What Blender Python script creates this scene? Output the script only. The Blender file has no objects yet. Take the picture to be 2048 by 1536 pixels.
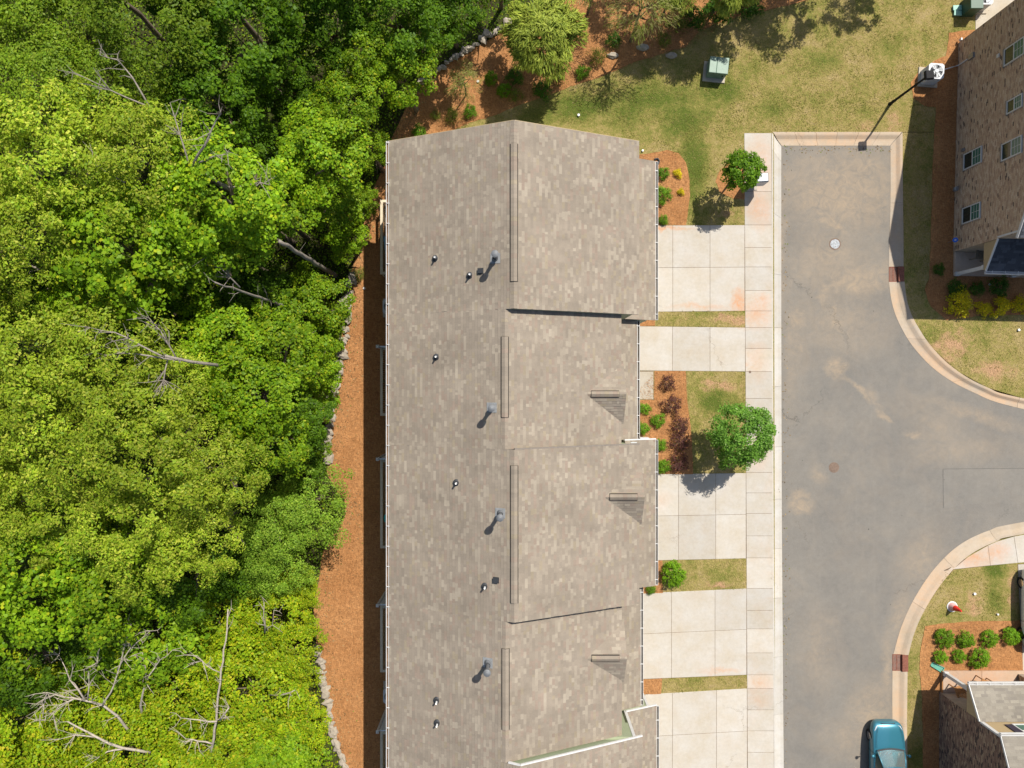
import bpy, bmesh, math, random
import numpy as np
from mathutils import Vector, Matrix, noise
from mathutils.geometry import tessellate_polygon
R = math.radians
rnd = random.Random(7)

# ------------------------------------------------------------------ camera, sky, sun, exposure
scene = bpy.context.scene
H = 39.4                       # drone height above the lawn (m)
PPM = 36.0                     # photograph pixels per metre on the ground
cam_d = bpy.data.cameras.new('camera'); cam = bpy.data.objects.new('camera', cam_d)
scene.collection.objects.link(cam); scene.camera = cam
cam.location = (0, 0, H); cam.rotation_euler = (0, 0, 0)
cam_d.sensor_width = 36.0; cam_d.lens = 18.0 / (1024 / PPM / H)
cam_d.clip_start = 0.5; cam_d.clip_end = 2000
SUN_XY = Vector((0.54, 0.842)).normalized(); SUN_LEN = 0.72       # shadow length per metre of height
ELEV = math.atan(1 / SUN_LEN)
world = bpy.data.worlds.new('World'); scene.world = world; world.use_nodes = True
wn = world.node_tree.nodes; wl = world.node_tree.links
sky = wn.new('ShaderNodeTexSky'); sky.sky_type = 'NISHITA'; sky.sun_disc = False
sky.sun_elevation = ELEV; sky.sun_rotation = math.atan2(SUN_XY.x, SUN_XY.y)
sky.air_density = 1.0; sky.dust_density = 1.5
wn['Background'].inputs['Strength'].default_value = 0.086
wl.new(sky.outputs[0], wn['Background'].inputs['Color'])
sd = bpy.data.lights.new('sun', 'SUN'); sun = bpy.data.objects.new('sun', sd)
scene.collection.objects.link(sun)
sd.energy = 4.45; sd.angle = R(0.5); sd.color = (1.0, 0.95, 0.87)
to_sun = Vector((SUN_XY.x * SUN_LEN, SUN_XY.y * SUN_LEN, 1)).normalized()
sun.rotation_euler = to_sun.to_track_quat('Z', 'Y').to_euler(); sun.location = to_sun * 120
vs = scene.view_settings
vs.view_transform = 'Standard'; vs.look = 'None'; vs.gamma = 1.0; vs.exposure = 0.62; vs.use_curve_mapping = False

# ------------------------------------------------------------------ measuring and mesh helpers
def kz(z): return (H - z) / (PPM * H)
def P(x, y, z=0.0):            # photograph measurement -> place at height z
    k = kz(z); return Vector(((x - 1024) * k, (768 - y) * k, z))
COL = scene.collection
PINV = {}
def put(o, parent=None):
    COL.objects.link(o)
    if parent is not None:
        o.parent = parent
        if parent.name in PINV: o.matrix_parent_inverse = PINV[parent.name]
    return o
def tag(o, label=None, cat=None, group=None, kind=None):
    if label: o['label'] = label
    if cat: o['category'] = cat
    if group: o['group'] = group
    if kind: o['kind'] = kind
    return o
def thing(name, loc, label=None, cat=None, group=None, kind=None, world=True, rz=0.0):
    o = bpy.data.objects.new(name, None); o.empty_display_size = 0.2
    o.location = loc; o.rotation_euler = (0, 0, rz); COL.objects.link(o)
    if world: PINV[o.name] = (Matrix.Translation(loc) @ Matrix.Rotation(rz, 4, 'Z')).inverted()
    return tag(o, label, cat, group, kind)
def copy_tree(o, parent=None):
    c = o.copy(); COL.objects.link(c); c.parent = parent
    for ch in list(o.children): copy_tree(ch, c)
    return c

class MB:
    def __init__(s): s.v = []; s.f = []; s.c = []
    def face(s, pts, col=None):
        n = len(s.v); s.v += [tuple(p) for p in pts]; s.f.append(tuple(range(n, n + len(pts)))); s.c.append(col)
    def box(s, x0, x1, y0, y1, z0, z1, col=None, M=None):
        c = [Vector(p) for p in ((x0,y0,z0),(x1,y0,z0),(x1,y1,z0),(x0,y1,z0),(x0,y0,z1),(x1,y0,z1),(x1,y1,z1),(x0,y1,z1))]
        if M: c = [M @ p for p in c]
        n = len(s.v); s.v += [tuple(p) for p in c]
        for q in ((3,2,1,0),(4,5,6,7),(0,1,5,4),(1,2,6,5),(2,3,7,6),(3,0,4,7)):
            s.f.append(tuple(n + i for i in q)); s.c.append(col)
    def cbox(s, x0, x1, y0, y1, z0, z1, b=0.01, col=None, M=None):     # box with chamfered top edge
        lo = [(x0,y0,z0),(x1,y0,z0),(x1,y1,z0),(x0,y1,z0)]
        mi = [(x0,y0,z1-b),(x1,y0,z1-b),(x1,y1,z1-b),(x0,y1,z1-b)]
        tp = [(x0+b,y0+b,z1),(x1-b,y0+b,z1),(x1-b,y1-b,z1),(x0+b,y1-b,z1)]
        n = len(s.v); pts = [Vector(p) for p in lo + mi + tp]
        if M: pts = [M @ p for p in pts]
        s.v += [tuple(p) for p in pts]
        fs = [(8,9,10,11),(3,2,1,0)]
        for i in range(4):
            j = (i + 1) % 4
            fs += [(i, j, 4 + j, 4 + i), (4 + i, 4 + j, 8 + j, 8 + i)]
        for q in fs: s.f.append(tuple(n + i for i in q)); s.c.append(col)
    def bar(s, a, b, w, h=None, col=None, up=Vector((0,0,1))):
        a = Vector(a); b = Vector(b); h = h or w; d = (b - a)
        if d.length < 1e-6: return
        d.normalize(); x = d.cross(up)
        if x.length < 1e-4: x = d.cross(Vector((0,1,0)))
        x.normalize(); y = x.cross(d).normalized()
        n = len(s.v)
        for p in (a, b):
            for (i, j) in ((-1,-1),(1,-1),(1,1),(-1,1)): s.v.append(tuple(p + x * (i * w / 2) + y * (j * h / 2)))
        for q in ((0,1,2,3),(7,6,5,4),(0,4,5,1),(1,5,6,2),(2,6,7,3),(3,7,4,0)):
            s.f.append(tuple(n + i for i in q)); s.c.append(col)
    def tube(s, pts, rad, n=7, col=None, cap=True):
        pts = [Vector(p) for p in pts]; base = len(s.v); m = len(pts)
        ref = Vector((0.31, 0.2, 0.93))
        for i, p in enumerate(pts):
            d = (pts[min(i + 1, m - 1)] - pts[max(i - 1, 0)])
            if d.length < 1e-6: d = Vector((0, 0, 1))
            d.normalize(); x = d.cross(ref if abs(d.dot(ref)) < 0.95 else Vector((1, 0, 0))).normalized(); y = d.cross(x)
            r = rad[i] if isinstance(rad, (list, tuple)) else rad
            for j in range(n):
                a = 2 * math.pi * j / n; s.v.append(tuple(p + x * (r * math.cos(a)) + y * (r * math.sin(a))))
        for i in range(m - 1):
            for j in range(n):
                k = (j + 1) % n
                s.f.append((base + i*n + j, base + i*n + k, base + (i+1)*n + k, base + (i+1)*n + j)); s.c.append(col)
        if cap:
            s.f.append(tuple(base + j for j in reversed(range(n)))); s.c.append(col)
            s.f.append(tuple(base + (m-1)*n + j for j in range(n))); s.c.append(col)
    def lathe(s, prof, cen, n=16, col=None):        # prof: (radius, z) rising
        base = len(s.v); cen = Vector(cen)
        for (r, z) in prof:
            for j in range(n):
                a = 2 * math.pi * j / n; s.v.append((cen.x + r * math.cos(a), cen.y + r * math.sin(a), cen.z + z))
        for i in range(len(prof) - 1):
            for j in range(n):
                k = (j + 1) % n
                s.f.append((base + i*n + j, base + i*n + k, base + (i+1)*n + k, base + (i+1)*n + j)); s.c.append(col)
        s.f.append(tuple(base + (len(prof)-1)*n + j for j in range(n))); s.c.append(col)
        s.f.append(tuple(base + j for j in reversed(range(n)))); s.c.append(col)
    def prism(s, poly, z0, z1, col=None):            # poly: counter-clockwise (x, y)
        n = len(s.v); m = len(poly)
        s.v += [(p[0], p[1], z0) for p in poly] + [(p[0], p[1], z1) for p in poly]
        tri = tessellate_polygon([[Vector((p[0], p[1], 0)) for p in poly]])
        for t in tri:
            a, b, c = [Vector((poly[i][0], poly[i][1], 0)) for i in t]
            if (b - a).cross(c - a).z < 0: t = (t[0], t[2], t[1])
            s.f.append(tuple(n + m + i for i in t)); s.c.append(col)
        ar = sum(poly[i][0]*poly[(i+1)%m][1] - poly[(i+1)%m][0]*poly[i][1] for i in range(m))
        for i in range(m):
            j = (i + 1) % m
            q = (n+i, n+j, n+m+j, n+m+i) if ar > 0 else (n+j, n+i, n+m+i, n+m+j)
            s.f.append(q); s.c.append(col)
    def mesh(s, name, smooth=False):
        me = bpy.data.meshes.new(name); me.from_pydata(s.v, [], s.f)
        if any(c is not None for c in s.c):
            at = me.attributes.new('tint', 'FLOAT_COLOR', 'FACE')
            buf = np.ones((len(s.f), 4), np.float32)
            for i, c in enumerate(s.c):
                if c is not None: buf[i, :3] = c
            at.data.foreach_set('color', buf.ravel())
        if smooth: me.polygons.foreach_set('use_smooth', [True] * len(me.polygons))
        me.update(); return me
    def build(s, name, mat, parent=None, smooth=False):
        me = s.mesh(name, smooth); me.materials.append(mat)
        return put(bpy.data.objects.new(name, me), parent)

# ------------------------------------------------------------------ materials
class N:
    def __init__(s, name):
        s.m = bpy.data.materials.new(name); s.m.use_nodes = True
        s.t = s.m.node_tree; s.b = s.t.nodes['Principled BSDF']; s.geo = None
    def n(s, t, **kw):
        x = s.t.nodes.new(t)
        for k, v in kw.items(): setattr(x, k, v)
        return x
    def link(s, a, b): s.t.links.new(a, b)
    def pos(s):
        if not s.geo: s.geo = s.n('ShaderNodeNewGeometry')
        return s.geo.outputs['Position']
    def noise(s, scale, detail=4, rough=0.6, vec=None, stretch=None, dist=0.0):
        x = s.n('ShaderNodeTexNoise'); x.inputs['Scale'].default_value = scale
        x.inputs['Detail'].default_value = detail; x.inputs['Roughness'].default_value = rough
        x.inputs['Distortion'].default_value = dist
        v = vec or s.pos()
        if stretch:
            mp = s.n('ShaderNodeMapping'); mp.inputs['Scale'].default_value = stretch[:3]
            if len(stretch) > 3: mp.inputs['Rotation'].default_value = (0, 0, stretch[3])
            s.link(v, mp.inputs['Vector']); v = mp.outputs[0]
        s.link(v, x.inputs['Vector']); return x.outputs['Fac']
    def ramp(s, fac, stops):
        x = s.n('ShaderNodeValToRGB'); e = x.color_ramp.elements
        while len(e) < len(stops): e.new(0.5)
        for i, (p, c) in enumerate(stops):
            e[i].position = p; e[i].color = (c[0], c[1], c[2], 1) if not isinstance(c, (int, float)) else (c, c, c, 1)
        s.link(fac, x.inputs['Fac']); return x.outputs['Color']
    def mix(s, fac, a, b, mode='MIX'):
        x = s.n('ShaderNodeMix', data_type='RGBA', blend_type=mode); i = x.inputs
        if isinstance(fac, (int, float)): i[0].default_value = fac
        else: s.link(fac, i[0])
        for sock, v in ((i[6], a), (i[7], b)):
            if isinstance(v, tuple): sock.default_value = (v[0], v[1], v[2], 1)
            else: s.link(v, sock)
        return x.outputs[2]
    def math(s, op, a, b=0.0, clamp=False):
        x = s.n('ShaderNodeMath', operation=op); x.use_clamp = clamp
        for sock, v in ((x.inputs[0], a), (x.inputs[1], b)):
            if isinstance(v, (int, float)): sock.default_value = v
            else: s.link(v, sock)
        return x.outputs[0]
    def blob(s, x, y, rx, ry, rot=0.0, z=0.0, gain=1.0):      # soft stain at a place on the ground
        c = P(x, y, z); mp = s.n('ShaderNodeMapping', vector_type='TEXTURE')
        mp.inputs['Location'].default_value = c; mp.inputs['Rotation'].default_value = (0, 0, rot)
        mp.inputs['Scale'].default_value = (rx / PPM, ry / PPM, 5)
        s.link(getattr(s, 'wp', None) or s.pos(), mp.inputs['Vector'])
        g = s.n('ShaderNodeTexGradient', gradient_type='SPHERICAL'); s.link(mp.outputs[0], g.inputs['Vector'])
        return s.math('MULTIPLY', g.outputs['Fac'], gain)
    def warped(s, amt):
        x = s.n('ShaderNodeTexNoise'); x.inputs['Scale'].default_value = 0.9; x.inputs['Detail'].default_value = 6; x.inputs['Roughness'].default_value = 0.75
        s.link(s.pos(), x.inputs['Vector'])
        m = s.n('ShaderNodeVectorMath', operation='MULTIPLY_ADD'); s.link(x.outputs['Color'], m.inputs[0])
        m.inputs[1].default_value = (amt, amt, 0); 
        a = s.n('ShaderNodeVectorMath', operation='ADD'); s.link(s.pos(), a.inputs[0]); a.inputs[1].default_value = (-amt / 2, -amt / 2, 0)
        s.link(a.outputs[0], m.inputs[2]); return m.outputs[0]
    def blobs(s, lst, z=0.0, warp=1.3):
        acc = None; s.wp = s.warped(warp)
        for q in lst:
            b = s.blob(*q[:4], rot=q[4] if len(q) > 4 else 0.0, z=z, gain=q[5] if len(q) > 5 else 1.0)
            acc = b if acc is None else s.math('MAXIMUM', acc, b)
        return acc
    def bump(s, h, strength=0.3, dist=0.02):
        x = s.n('ShaderNodeBump'); x.inputs['Strength'].default_value = strength; x.inputs['Distance'].default_value = dist
        s.link(h, x.inputs['Height']); s.link(x.outputs[0], s.b.inputs['Normal']); return x.outputs[0]
    def out(s, col=None, rough=0.8, spec=0.3, metal=0.0):
        if col is not None:
            if isinstance(col, tuple): s.b.inputs['Base Color'].default_value = (col[0], col[1], col[2], 1)
            else: s.link(col, s.b.inputs['Base Color'])
        if isinstance(rough, (int, float)): s.b.inputs['Roughness'].default_value = rough
        else: s.link(rough, s.b.inputs['Roughness'])
        s.b.inputs['Specular IOR Level'].default_value = spec; s.b.inputs['Metallic'].default_value = metal
        return s.m
    def attr(s):
        a = s.n('ShaderNodeAttribute'); a.attribute_name = 'tint'; return a.outputs['Color']
    def orand(s):
        return s.n('ShaderNodeObjectInfo').outputs['Random']

def plain(name, col, rough=0.6, spec=0.4, metal=0.0, var=0.12, scale=6.0, bump=0.0):
    k = N(name); f = k.noise(scale, 5, 0.65)
    c = k.mix(k.ramp(f, [(0.3, 0.0), (0.7, 1.0)]), tuple(v * (1 - var) for v in col), tuple(min(1, v * (1 + var)) for v in col))
    if bump: k.bump(k.noise(scale * 12, 3), bump, 0.01)
    return k.out(c, rough, spec, metal)

M = {}
M['white'] = plain('white_paint', (0.53, 0.52, 0.50), 0.5, var=0.08)
M['vinyl'] = plain('white_vinyl', (0.58, 0.62, 0.63), 0.4, var=0.06)
M['black'] = plain('black_metal', (0.010, 0.010, 0.011), 0.7, 0.2, var=0.2)
M['darkgap'] = plain('dark_slot', (0.02, 0.018, 0.016), 0.9, 0.1)
M['tan_wood'] = plain('tan_rail', (0.56, 0.47, 0.34), 0.7, var=0.15, scale=9)
M['deck_wood'] = plain('deck_plank', (0.17, 0.14, 0.10), 0.8, var=0.3, scale=7)
M['steel'] = plain('galvanised_steel', (0.24, 0.25, 0.26), 0.45, metal=0.6, var=0.2)
M['ac_grey'] = plain('condenser_grey', (0.50, 0.51, 0.52), 0.5, var=0.08)
M['flashing'] = plain('grey_flashing', (0.22, 0.225, 0.225), 0.6, var=0.2)
M['flue'] = plain('weathered_flue_metal', (0.15, 0.155, 0.16), 0.62, 0.3, metal=0.3, var=0.25)
M['rubber'] = plain('black_rubber', (0.03, 0.032, 0.035), 0.65, var=0.2)
M['pvc'] = plain('white_pipe', (0.7, 0.7, 0.68), 0.4, var=0.04)
M['box_green'] = plain('utility_green', (0.15, 0.225, 0.165), 0.45, 0.3, var=0.15, scale=3)
M['teal'] = plain('teal_plastic', (0.10, 0.30, 0.23), 0.5, var=0.15)
M['aqua'] = plain('aqua_table_paint', (0.02, 0.42, 0.36), 0.45, var=0.08)
M['blue_cover'] = plain('blue_grey_canvas', (0.16, 0.27, 0.38), 0.8, var=0.1)
M['blue'] = plain('blue_plastic', (0.02, 0.10, 0.45), 0.4, var=0.1)
M['red'] = plain('red_plastic', (0.62, 0.03, 0.02), 0.5, var=0.1)
M['orange_wood'] = plain('oiled_wood', (0.33, 0.16, 0.06), 0.5, var=0.25, scale=14)
M['grate'] = plain('rusty_iron', (0.19, 0.075, 0.05), 0.85, 0.2, var=0.35, scale=14)
M['iron_cover'] = plain('weathered_iron', (0.17, 0.12, 0.09), 0.8, 0.2, var=0.3, scale=10)
M['painted_cover'] = plain('pale_painted_iron', (0.33, 0.35, 0.36), 0.7, var=0.35, scale=16)
M['tan_panel'] = plain('tan_panel', (0.36, 0.27, 0.15), 0.7, var=0.08)
M['bark'] = plain('grey_bark', (0.16, 0.125, 0.09), 0.9, 0.15, var=0.4, scale=12, bump=0.5)
M['dead'] = plain('bleached_wood', (0.36, 0.31, 0.25), 0.85, 0.2, var=0.3, scale=9, bump=0.4)
M['dead_grey'] = plain('grey_dead_wood', (0.23, 0.20, 0.165), 0.85, 0.2, var=0.3, scale=9, bump=0.4)
M['tyre'] = plain('tyre_rubber', (0.015, 0.015, 0.016), 0.8, 0.2)
M['interior'] = plain('car_interior', (0.10, 0.11, 0.11), 0.9, 0.1)

def siding(name, col, scale=9.0):
    k = N(name)
    sx = k.n('ShaderNodeSeparateXYZ'); k.link(k.pos(), sx.inputs[0])
    saw = k.math('FRACT', k.math('MULTIPLY', sx.outputs['Z'], scale))
    k.bump(saw, 0.5, 0.02)
    f = k.noise(2.5, 4)
    return k.out(k.mix(f, tuple(v*0.9 for v in col), tuple(v*1.08 for v in col)), 0.6, 0.3)
M['sage'] = siding('sage_siding', (0.30, 0.335, 0.215))
M['tan_siding'] = siding('tan_siding', (0.42, 0.31, 0.17))

def shingle_mat(name):
    k = N(name); t = k.attr()
    g = k.noise(55, 2, 0.7); b = k.noise(0.55, 3, 0.6)
    c = k.mix(1.0, t, k.ramp(g, [(0.25, 0.80), (0.75, 1.18)]), 'MULTIPLY')
    c = k.mix(1.0, c, k.ramp(b, [(0.3, 0.84), (0.7, 1.03)]), 'MULTIPLY')
    st = k.noise(1.4, 4, 0.6, stretch=(0.18, 1.6, 0.2)); c = k.mix(1.0, c, k.ramp(st, [(0.3, 0.93), (0.7, 1.04)]), 'MULTIPLY')
    k.bump(k.noise(90, 2), 0.35, 0.01)
    return k.out(c, 0.95, 0.15)
M['shingle'] = shingle_mat('asphalt_shingle')
def brick_mat():
    k = N('brick'); t = k.attr()
    c = k.mix(1.0, t, k.ramp(k.noise(30, 3), [(0.2, 0.75), (0.8, 1.2)]), 'MULTIPLY')
    k.bump(k.noise(60, 3), 0.5, 0.01); return k.out(c, 0.9, 0.15)
M['brick'] = brick_mat()
M['mortar'] = plain('mortar', (0.29, 0.235, 0.18), 0.95, 0.1, var=0.2, scale=5)

def leaf_mat(name, transl=0.45, rough=0.5):
    k = N(name); t = k.attr()
    v = k.math('MULTIPLY_ADD', k.orand(), 0.34); k.t.nodes[-1].inputs[2].default_value = 0.83
    cmb = k.n('ShaderNodeCombineColor'); 
    for i in range(3): k.link(v, cmb.inputs[i])
    c = k.mix(1.0, t, cmb.outputs[0], 'MULTIPLY')
    k.out(c, rough, 0.16)
    tr = k.n('ShaderNodeBsdfTranslucent'); k.link(k.mix(1.0, c, (1.35, 1.15, 0.4), 'MULTIPLY'), tr.inputs['Color'])
    mx = k.n('ShaderNodeMixShader'); mx.inputs[0].default_value = transl
    k.link(k.b.outputs[0], mx.inputs[1]); k.link(tr.outputs[0], mx.inputs[2])
    k.link(mx.outputs[0], k.t.nodes['Material Output'].inputs['Surface'])
    return k.m
M['leaf'] = leaf_mat('leaf')
M['needle'] = leaf_mat('conifer_spray', 0.25, 0.6)

def ground_woods():
    k = N('woodland_floor'); f = k.noise(1.2, 6, 0.7); g = k.noise(9, 4, 0.7)
    c = k.mix(k.ramp(f, [(0.35, 0.0), (0.65, 1.0)]), (0.035, 0.028, 0.014), (0.045, 0.06, 0.012))
    c = k.mix(1.0, c, k.ramp(g, [(0.2, 0.5), (0.8, 1.5)]), 'MULTIPLY')
    k.bump(g, 0.8, 0.08); return k.out(c, 0.95, 0.1)
M['woods'] = ground_woods()

def lawn_mat(name, bare, extra=None, green_blobs=None):
    k = N(name)
    big = k.noise(0.55, 4, 0.6); mid = k.noise(3.2, 5, 0.7); fine = k.noise(26, 3, 0.7)
    blade = k.noise(34, 3, 0.7, stretch=(1, 0.3, 1, 0.5))
    m2 = k.noise(7.5, 4, 0.7); gg = k.math('ADD', k.math('MULTIPLY', big, 0.42), k.math('ADD', k.math('MULTIPLY', mid, 0.34), k.math('MULTIPLY', m2, 0.24)))
    if green_blobs: gg = k.math('ADD', gg, k.math('MULTIPLY', k.blobs(green_blobs), 0.23))
    c = k.ramp(gg, [(0.40, (0.335, 0.255, 0.115)), (0.49, (0.275, 0.222, 0.075)), (0.56, (0.190, 0.180, 0.045)), (0.68, (0.092, 0.120, 0.020))])
    soil = k.mix(fine, (0.36, 0.20, 0.105), (0.48, 0.30, 0.18))
    bn = k.noise(1.7, 5, 0.75); th = 0.74 - bare * 0.32
    bf = bn
    if extra: bf = k.math('ADD', bn, k.math('MULTIPLY', k.blobs(extra), 0.36))
    c = k.mix(k.ramp(bf, [(th, 0.0), (th + 0.22, 0.9)]), c, soil)
    c = k.mix(1.0, c, k.ramp(fine, [(0.25, 0.68), (0.75, 1.32)]), 'MULTIPLY')
    c = k.mix(1.0, c, k.ramp(blade, [(0.3, 0.62), (0.7, 1.36)]), 'MULTIPLY')
    k.bump(k.math('ADD', fine, blade), 0.9, 0.05); return k.out(c, 0.95, 0.1)
M['lawn'] = lawn_mat('lawn_grass', 0.10, [(1735, 255, 45, 30), (1790, 250, 40, 60), (1450, 425, 60, 25), (1850, 480, 25, 60), (1840, 570, 20, 50)],
                     [(1290, 205, 150, 55, .2), (1440, 185, 70, 40), (1170, 215, 150, 40, .2), (1370, 240, 70, 60), (1385, 330, 45, 90), (1540, 210, 60, 40, 0, .6), (1640, 120, 60, 40, 0, .5)])
M['lawn_patchy'] = lawn_mat('patchy_lawn_grass', 0.42, [(1470, 638, 90, 14), (1440, 770, 60, 18), (1900, 690, 70, 45), (1945, 1210, 22, 35), (2025, 1180, 14, 60), (1990, 740, 60, 30), (1440, 1170, 40, 10)],
                            [(1990, 1200, 30, 45), (1430, 800, 50, 40), (1990, 1140, 30, 30)])

def straw_mat():
    k = N('pine_straw'); big = k.noise(0.5, 4, 0.6); mid = k.noise(5, 4, 0.65)
    a = k.noise(30, 3, 0.7, stretch=(1, 0.2, 1, 0.6)); b = k.noise(30, 3, 0.7, stretch=(0.2, 1, 1, 0.35))
    s = k.math('MAXIMUM', a, b)
    c = k.ramp(big, [(0.3, (0.335, 0.150, 0.054)), (0.7, (0.43, 0.210, 0.083))])
    c = k.mix(1.0, c, k.ramp(mid, [(0.25, 0.78), (0.75, 1.2)]), 'MULTIPLY')
    c = k.mix(1.0, c, k.ramp(s, [(0.42, 0.58), (0.72, 1.35)]), 'MULTIPLY')
    k.bump(s, 1.0, 0.05); return k.out(c, 0.9, 0.15)
M['straw'] = straw_mat()

def concrete_mat(name, base, stain_list, stain_col=(0.47, 0.24, 0.12), z=0.015, general=0.25):
    k = N(name); o = k.orand()
    big = k.noise(0.9, 5, 0.65); mid = k.noise(6, 5, 0.7); fine = k.noise(70, 2, 0.6)
    c = k.mix(k.ramp(big, [(0.3, 0.0), (0.72, 1.0)]), base, tuple(v * m for v, m in zip(base, (0.90, 0.84, 0.74))))
    c = k.mix(1.0, c, k.ramp(o, [(0.0, 0.90), (1.0, 1.07)]), 'MULTIPLY')
    c = k.mix(1.0, c, k.ramp(mid, [(0.2, 0.90), (0.8, 1.07)]), 'MULTIPLY')
    c = k.mix(1.0, c, k.ramp(fine, [(0.2, 0.93), (0.8, 1.06)]), 'MULTIPLY')
    sp = k.noise(11, 2, 0.5); c = k.mix(k.ramp(sp, [(0.76, 0.0), (0.80, 0.55)]), c, (0.17, 0.15, 0.12))
    dirt = k.noise(0.8, 6, 0.7, dist=0.6)
    d = k.math('MULTIPLY', k.ramp(dirt, [(0.5, 0.0), (0.75, 1.0)]), general)
    if stain_list:
        bl = k.blobs(stain_list, z); nn = k.ramp(k.noise(3.5, 6, 0.75, dist=1.0), [(0.3, 0.25), (0.65, 1.0)])
        d = k.math('ADD', d, k.math('MULTIPLY', k.ramp(bl, [(0.05, 0.0), (0.75, 1.0)]), nn), True)
    c = k.mix(d, c, stain_col)
    cr = k.n('ShaderNodeTexVoronoi', feature='DISTANCE_TO_EDGE'); cr.inputs['Scale'].default_value = 0.16; k.link(k.warped(1.6), cr.inputs['Vector'])
    ck = k.math('MULTIPLY', k.ramp(cr.outputs['Distance'], [(0.0, 1.0), (0.0035, 0.0)]), k.ramp(k.noise(0.3, 2), [(0.52, 0.0), (0.6, 0.6)]))
    c = k.mix(ck, c, (0.16, 0.13, 0.10))
    tm = k.noise(1.0, 5, 0.7, stretch=(0.25, 2.2, 1)); c = k.mix(k.ramp(tm, [(0.56, 0.0), (0.80, 0.30)]), c, (0.27, 0.25, 0.22))
    k.bump(k.math('ADD', fine, mid), 0.15, 0.01); return k.out(c, 0.9, 0.2)
CON = (0.438, 0.410, 0.366)
M['concrete'] = concrete_mat('driveway_concrete', CON, [(1490, 630, 40, 30), (1480, 606, 26, 34), (1320, 455, 90, 8), (1440, 1340, 60, 10, 0, .5), (1400, 615, 90, 9, 0, .5), (1320, 1000, 40, 30, 0, .25)], general=0.06)
M['walk'] = concrete_mat('sidewalk_concrete', CON, [(1517, 340, 40, 90, 0, .55), (1517, 415, 40, 60, 0, .55), (1515, 625, 40, 50, 0, .6), (1522, 598, 26, 20, 0, .6), (1515, 720, 34, 60, 0, .35), (1515, 900, 34, 60, 0, .4), (1520, 1365, 40, 30, 0, .45), (1520, 1400, 40, 30, 0, .3), (1945, 1115, 60, 35, 0, .8), (1990, 1105, 40, 30, 0, .6), (1490, 730, 10, 10, 0, .5)], general=0.12)
M['gutter'] = concrete_mat('kerb_concrete', (0.455, 0.438, 0.405), [], general=0.06)
M['kerb_dirty'] = concrete_mat('stained_kerb_concrete', (0.40, 0.34, 0.27), [(1675, 278, 160, 20, 0, .75), (1795, 330, 16, 90, 0, .7), (1870, 730, 120, 60, -.6, .8), (2000, 795, 90, 20, -.2, .7), (1850, 1170, 70, 110, -.7, .7), (1800, 1290, 20, 80, 0, .7), (1800, 1420, 20, 90, 0, .8), (1795, 610, 16, 50, 0, .7)], stain_col=(0.47, 0.315, 0.195), general=0.45)
M['porch_floor'] = concrete_mat('porch_concrete', (0.43, 0.33, 0.255), [(1960, 1355, 90, 30, 0, .6)], general=0.3)
M['path'] = concrete_mat('path_concrete', (0.42, 0.38, 0.315), [], general=0.03)
M['joint'] = plain('joint_fill', (0.145, 0.105, 0.07), 0.95, 0.1, var=0.3)

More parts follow.
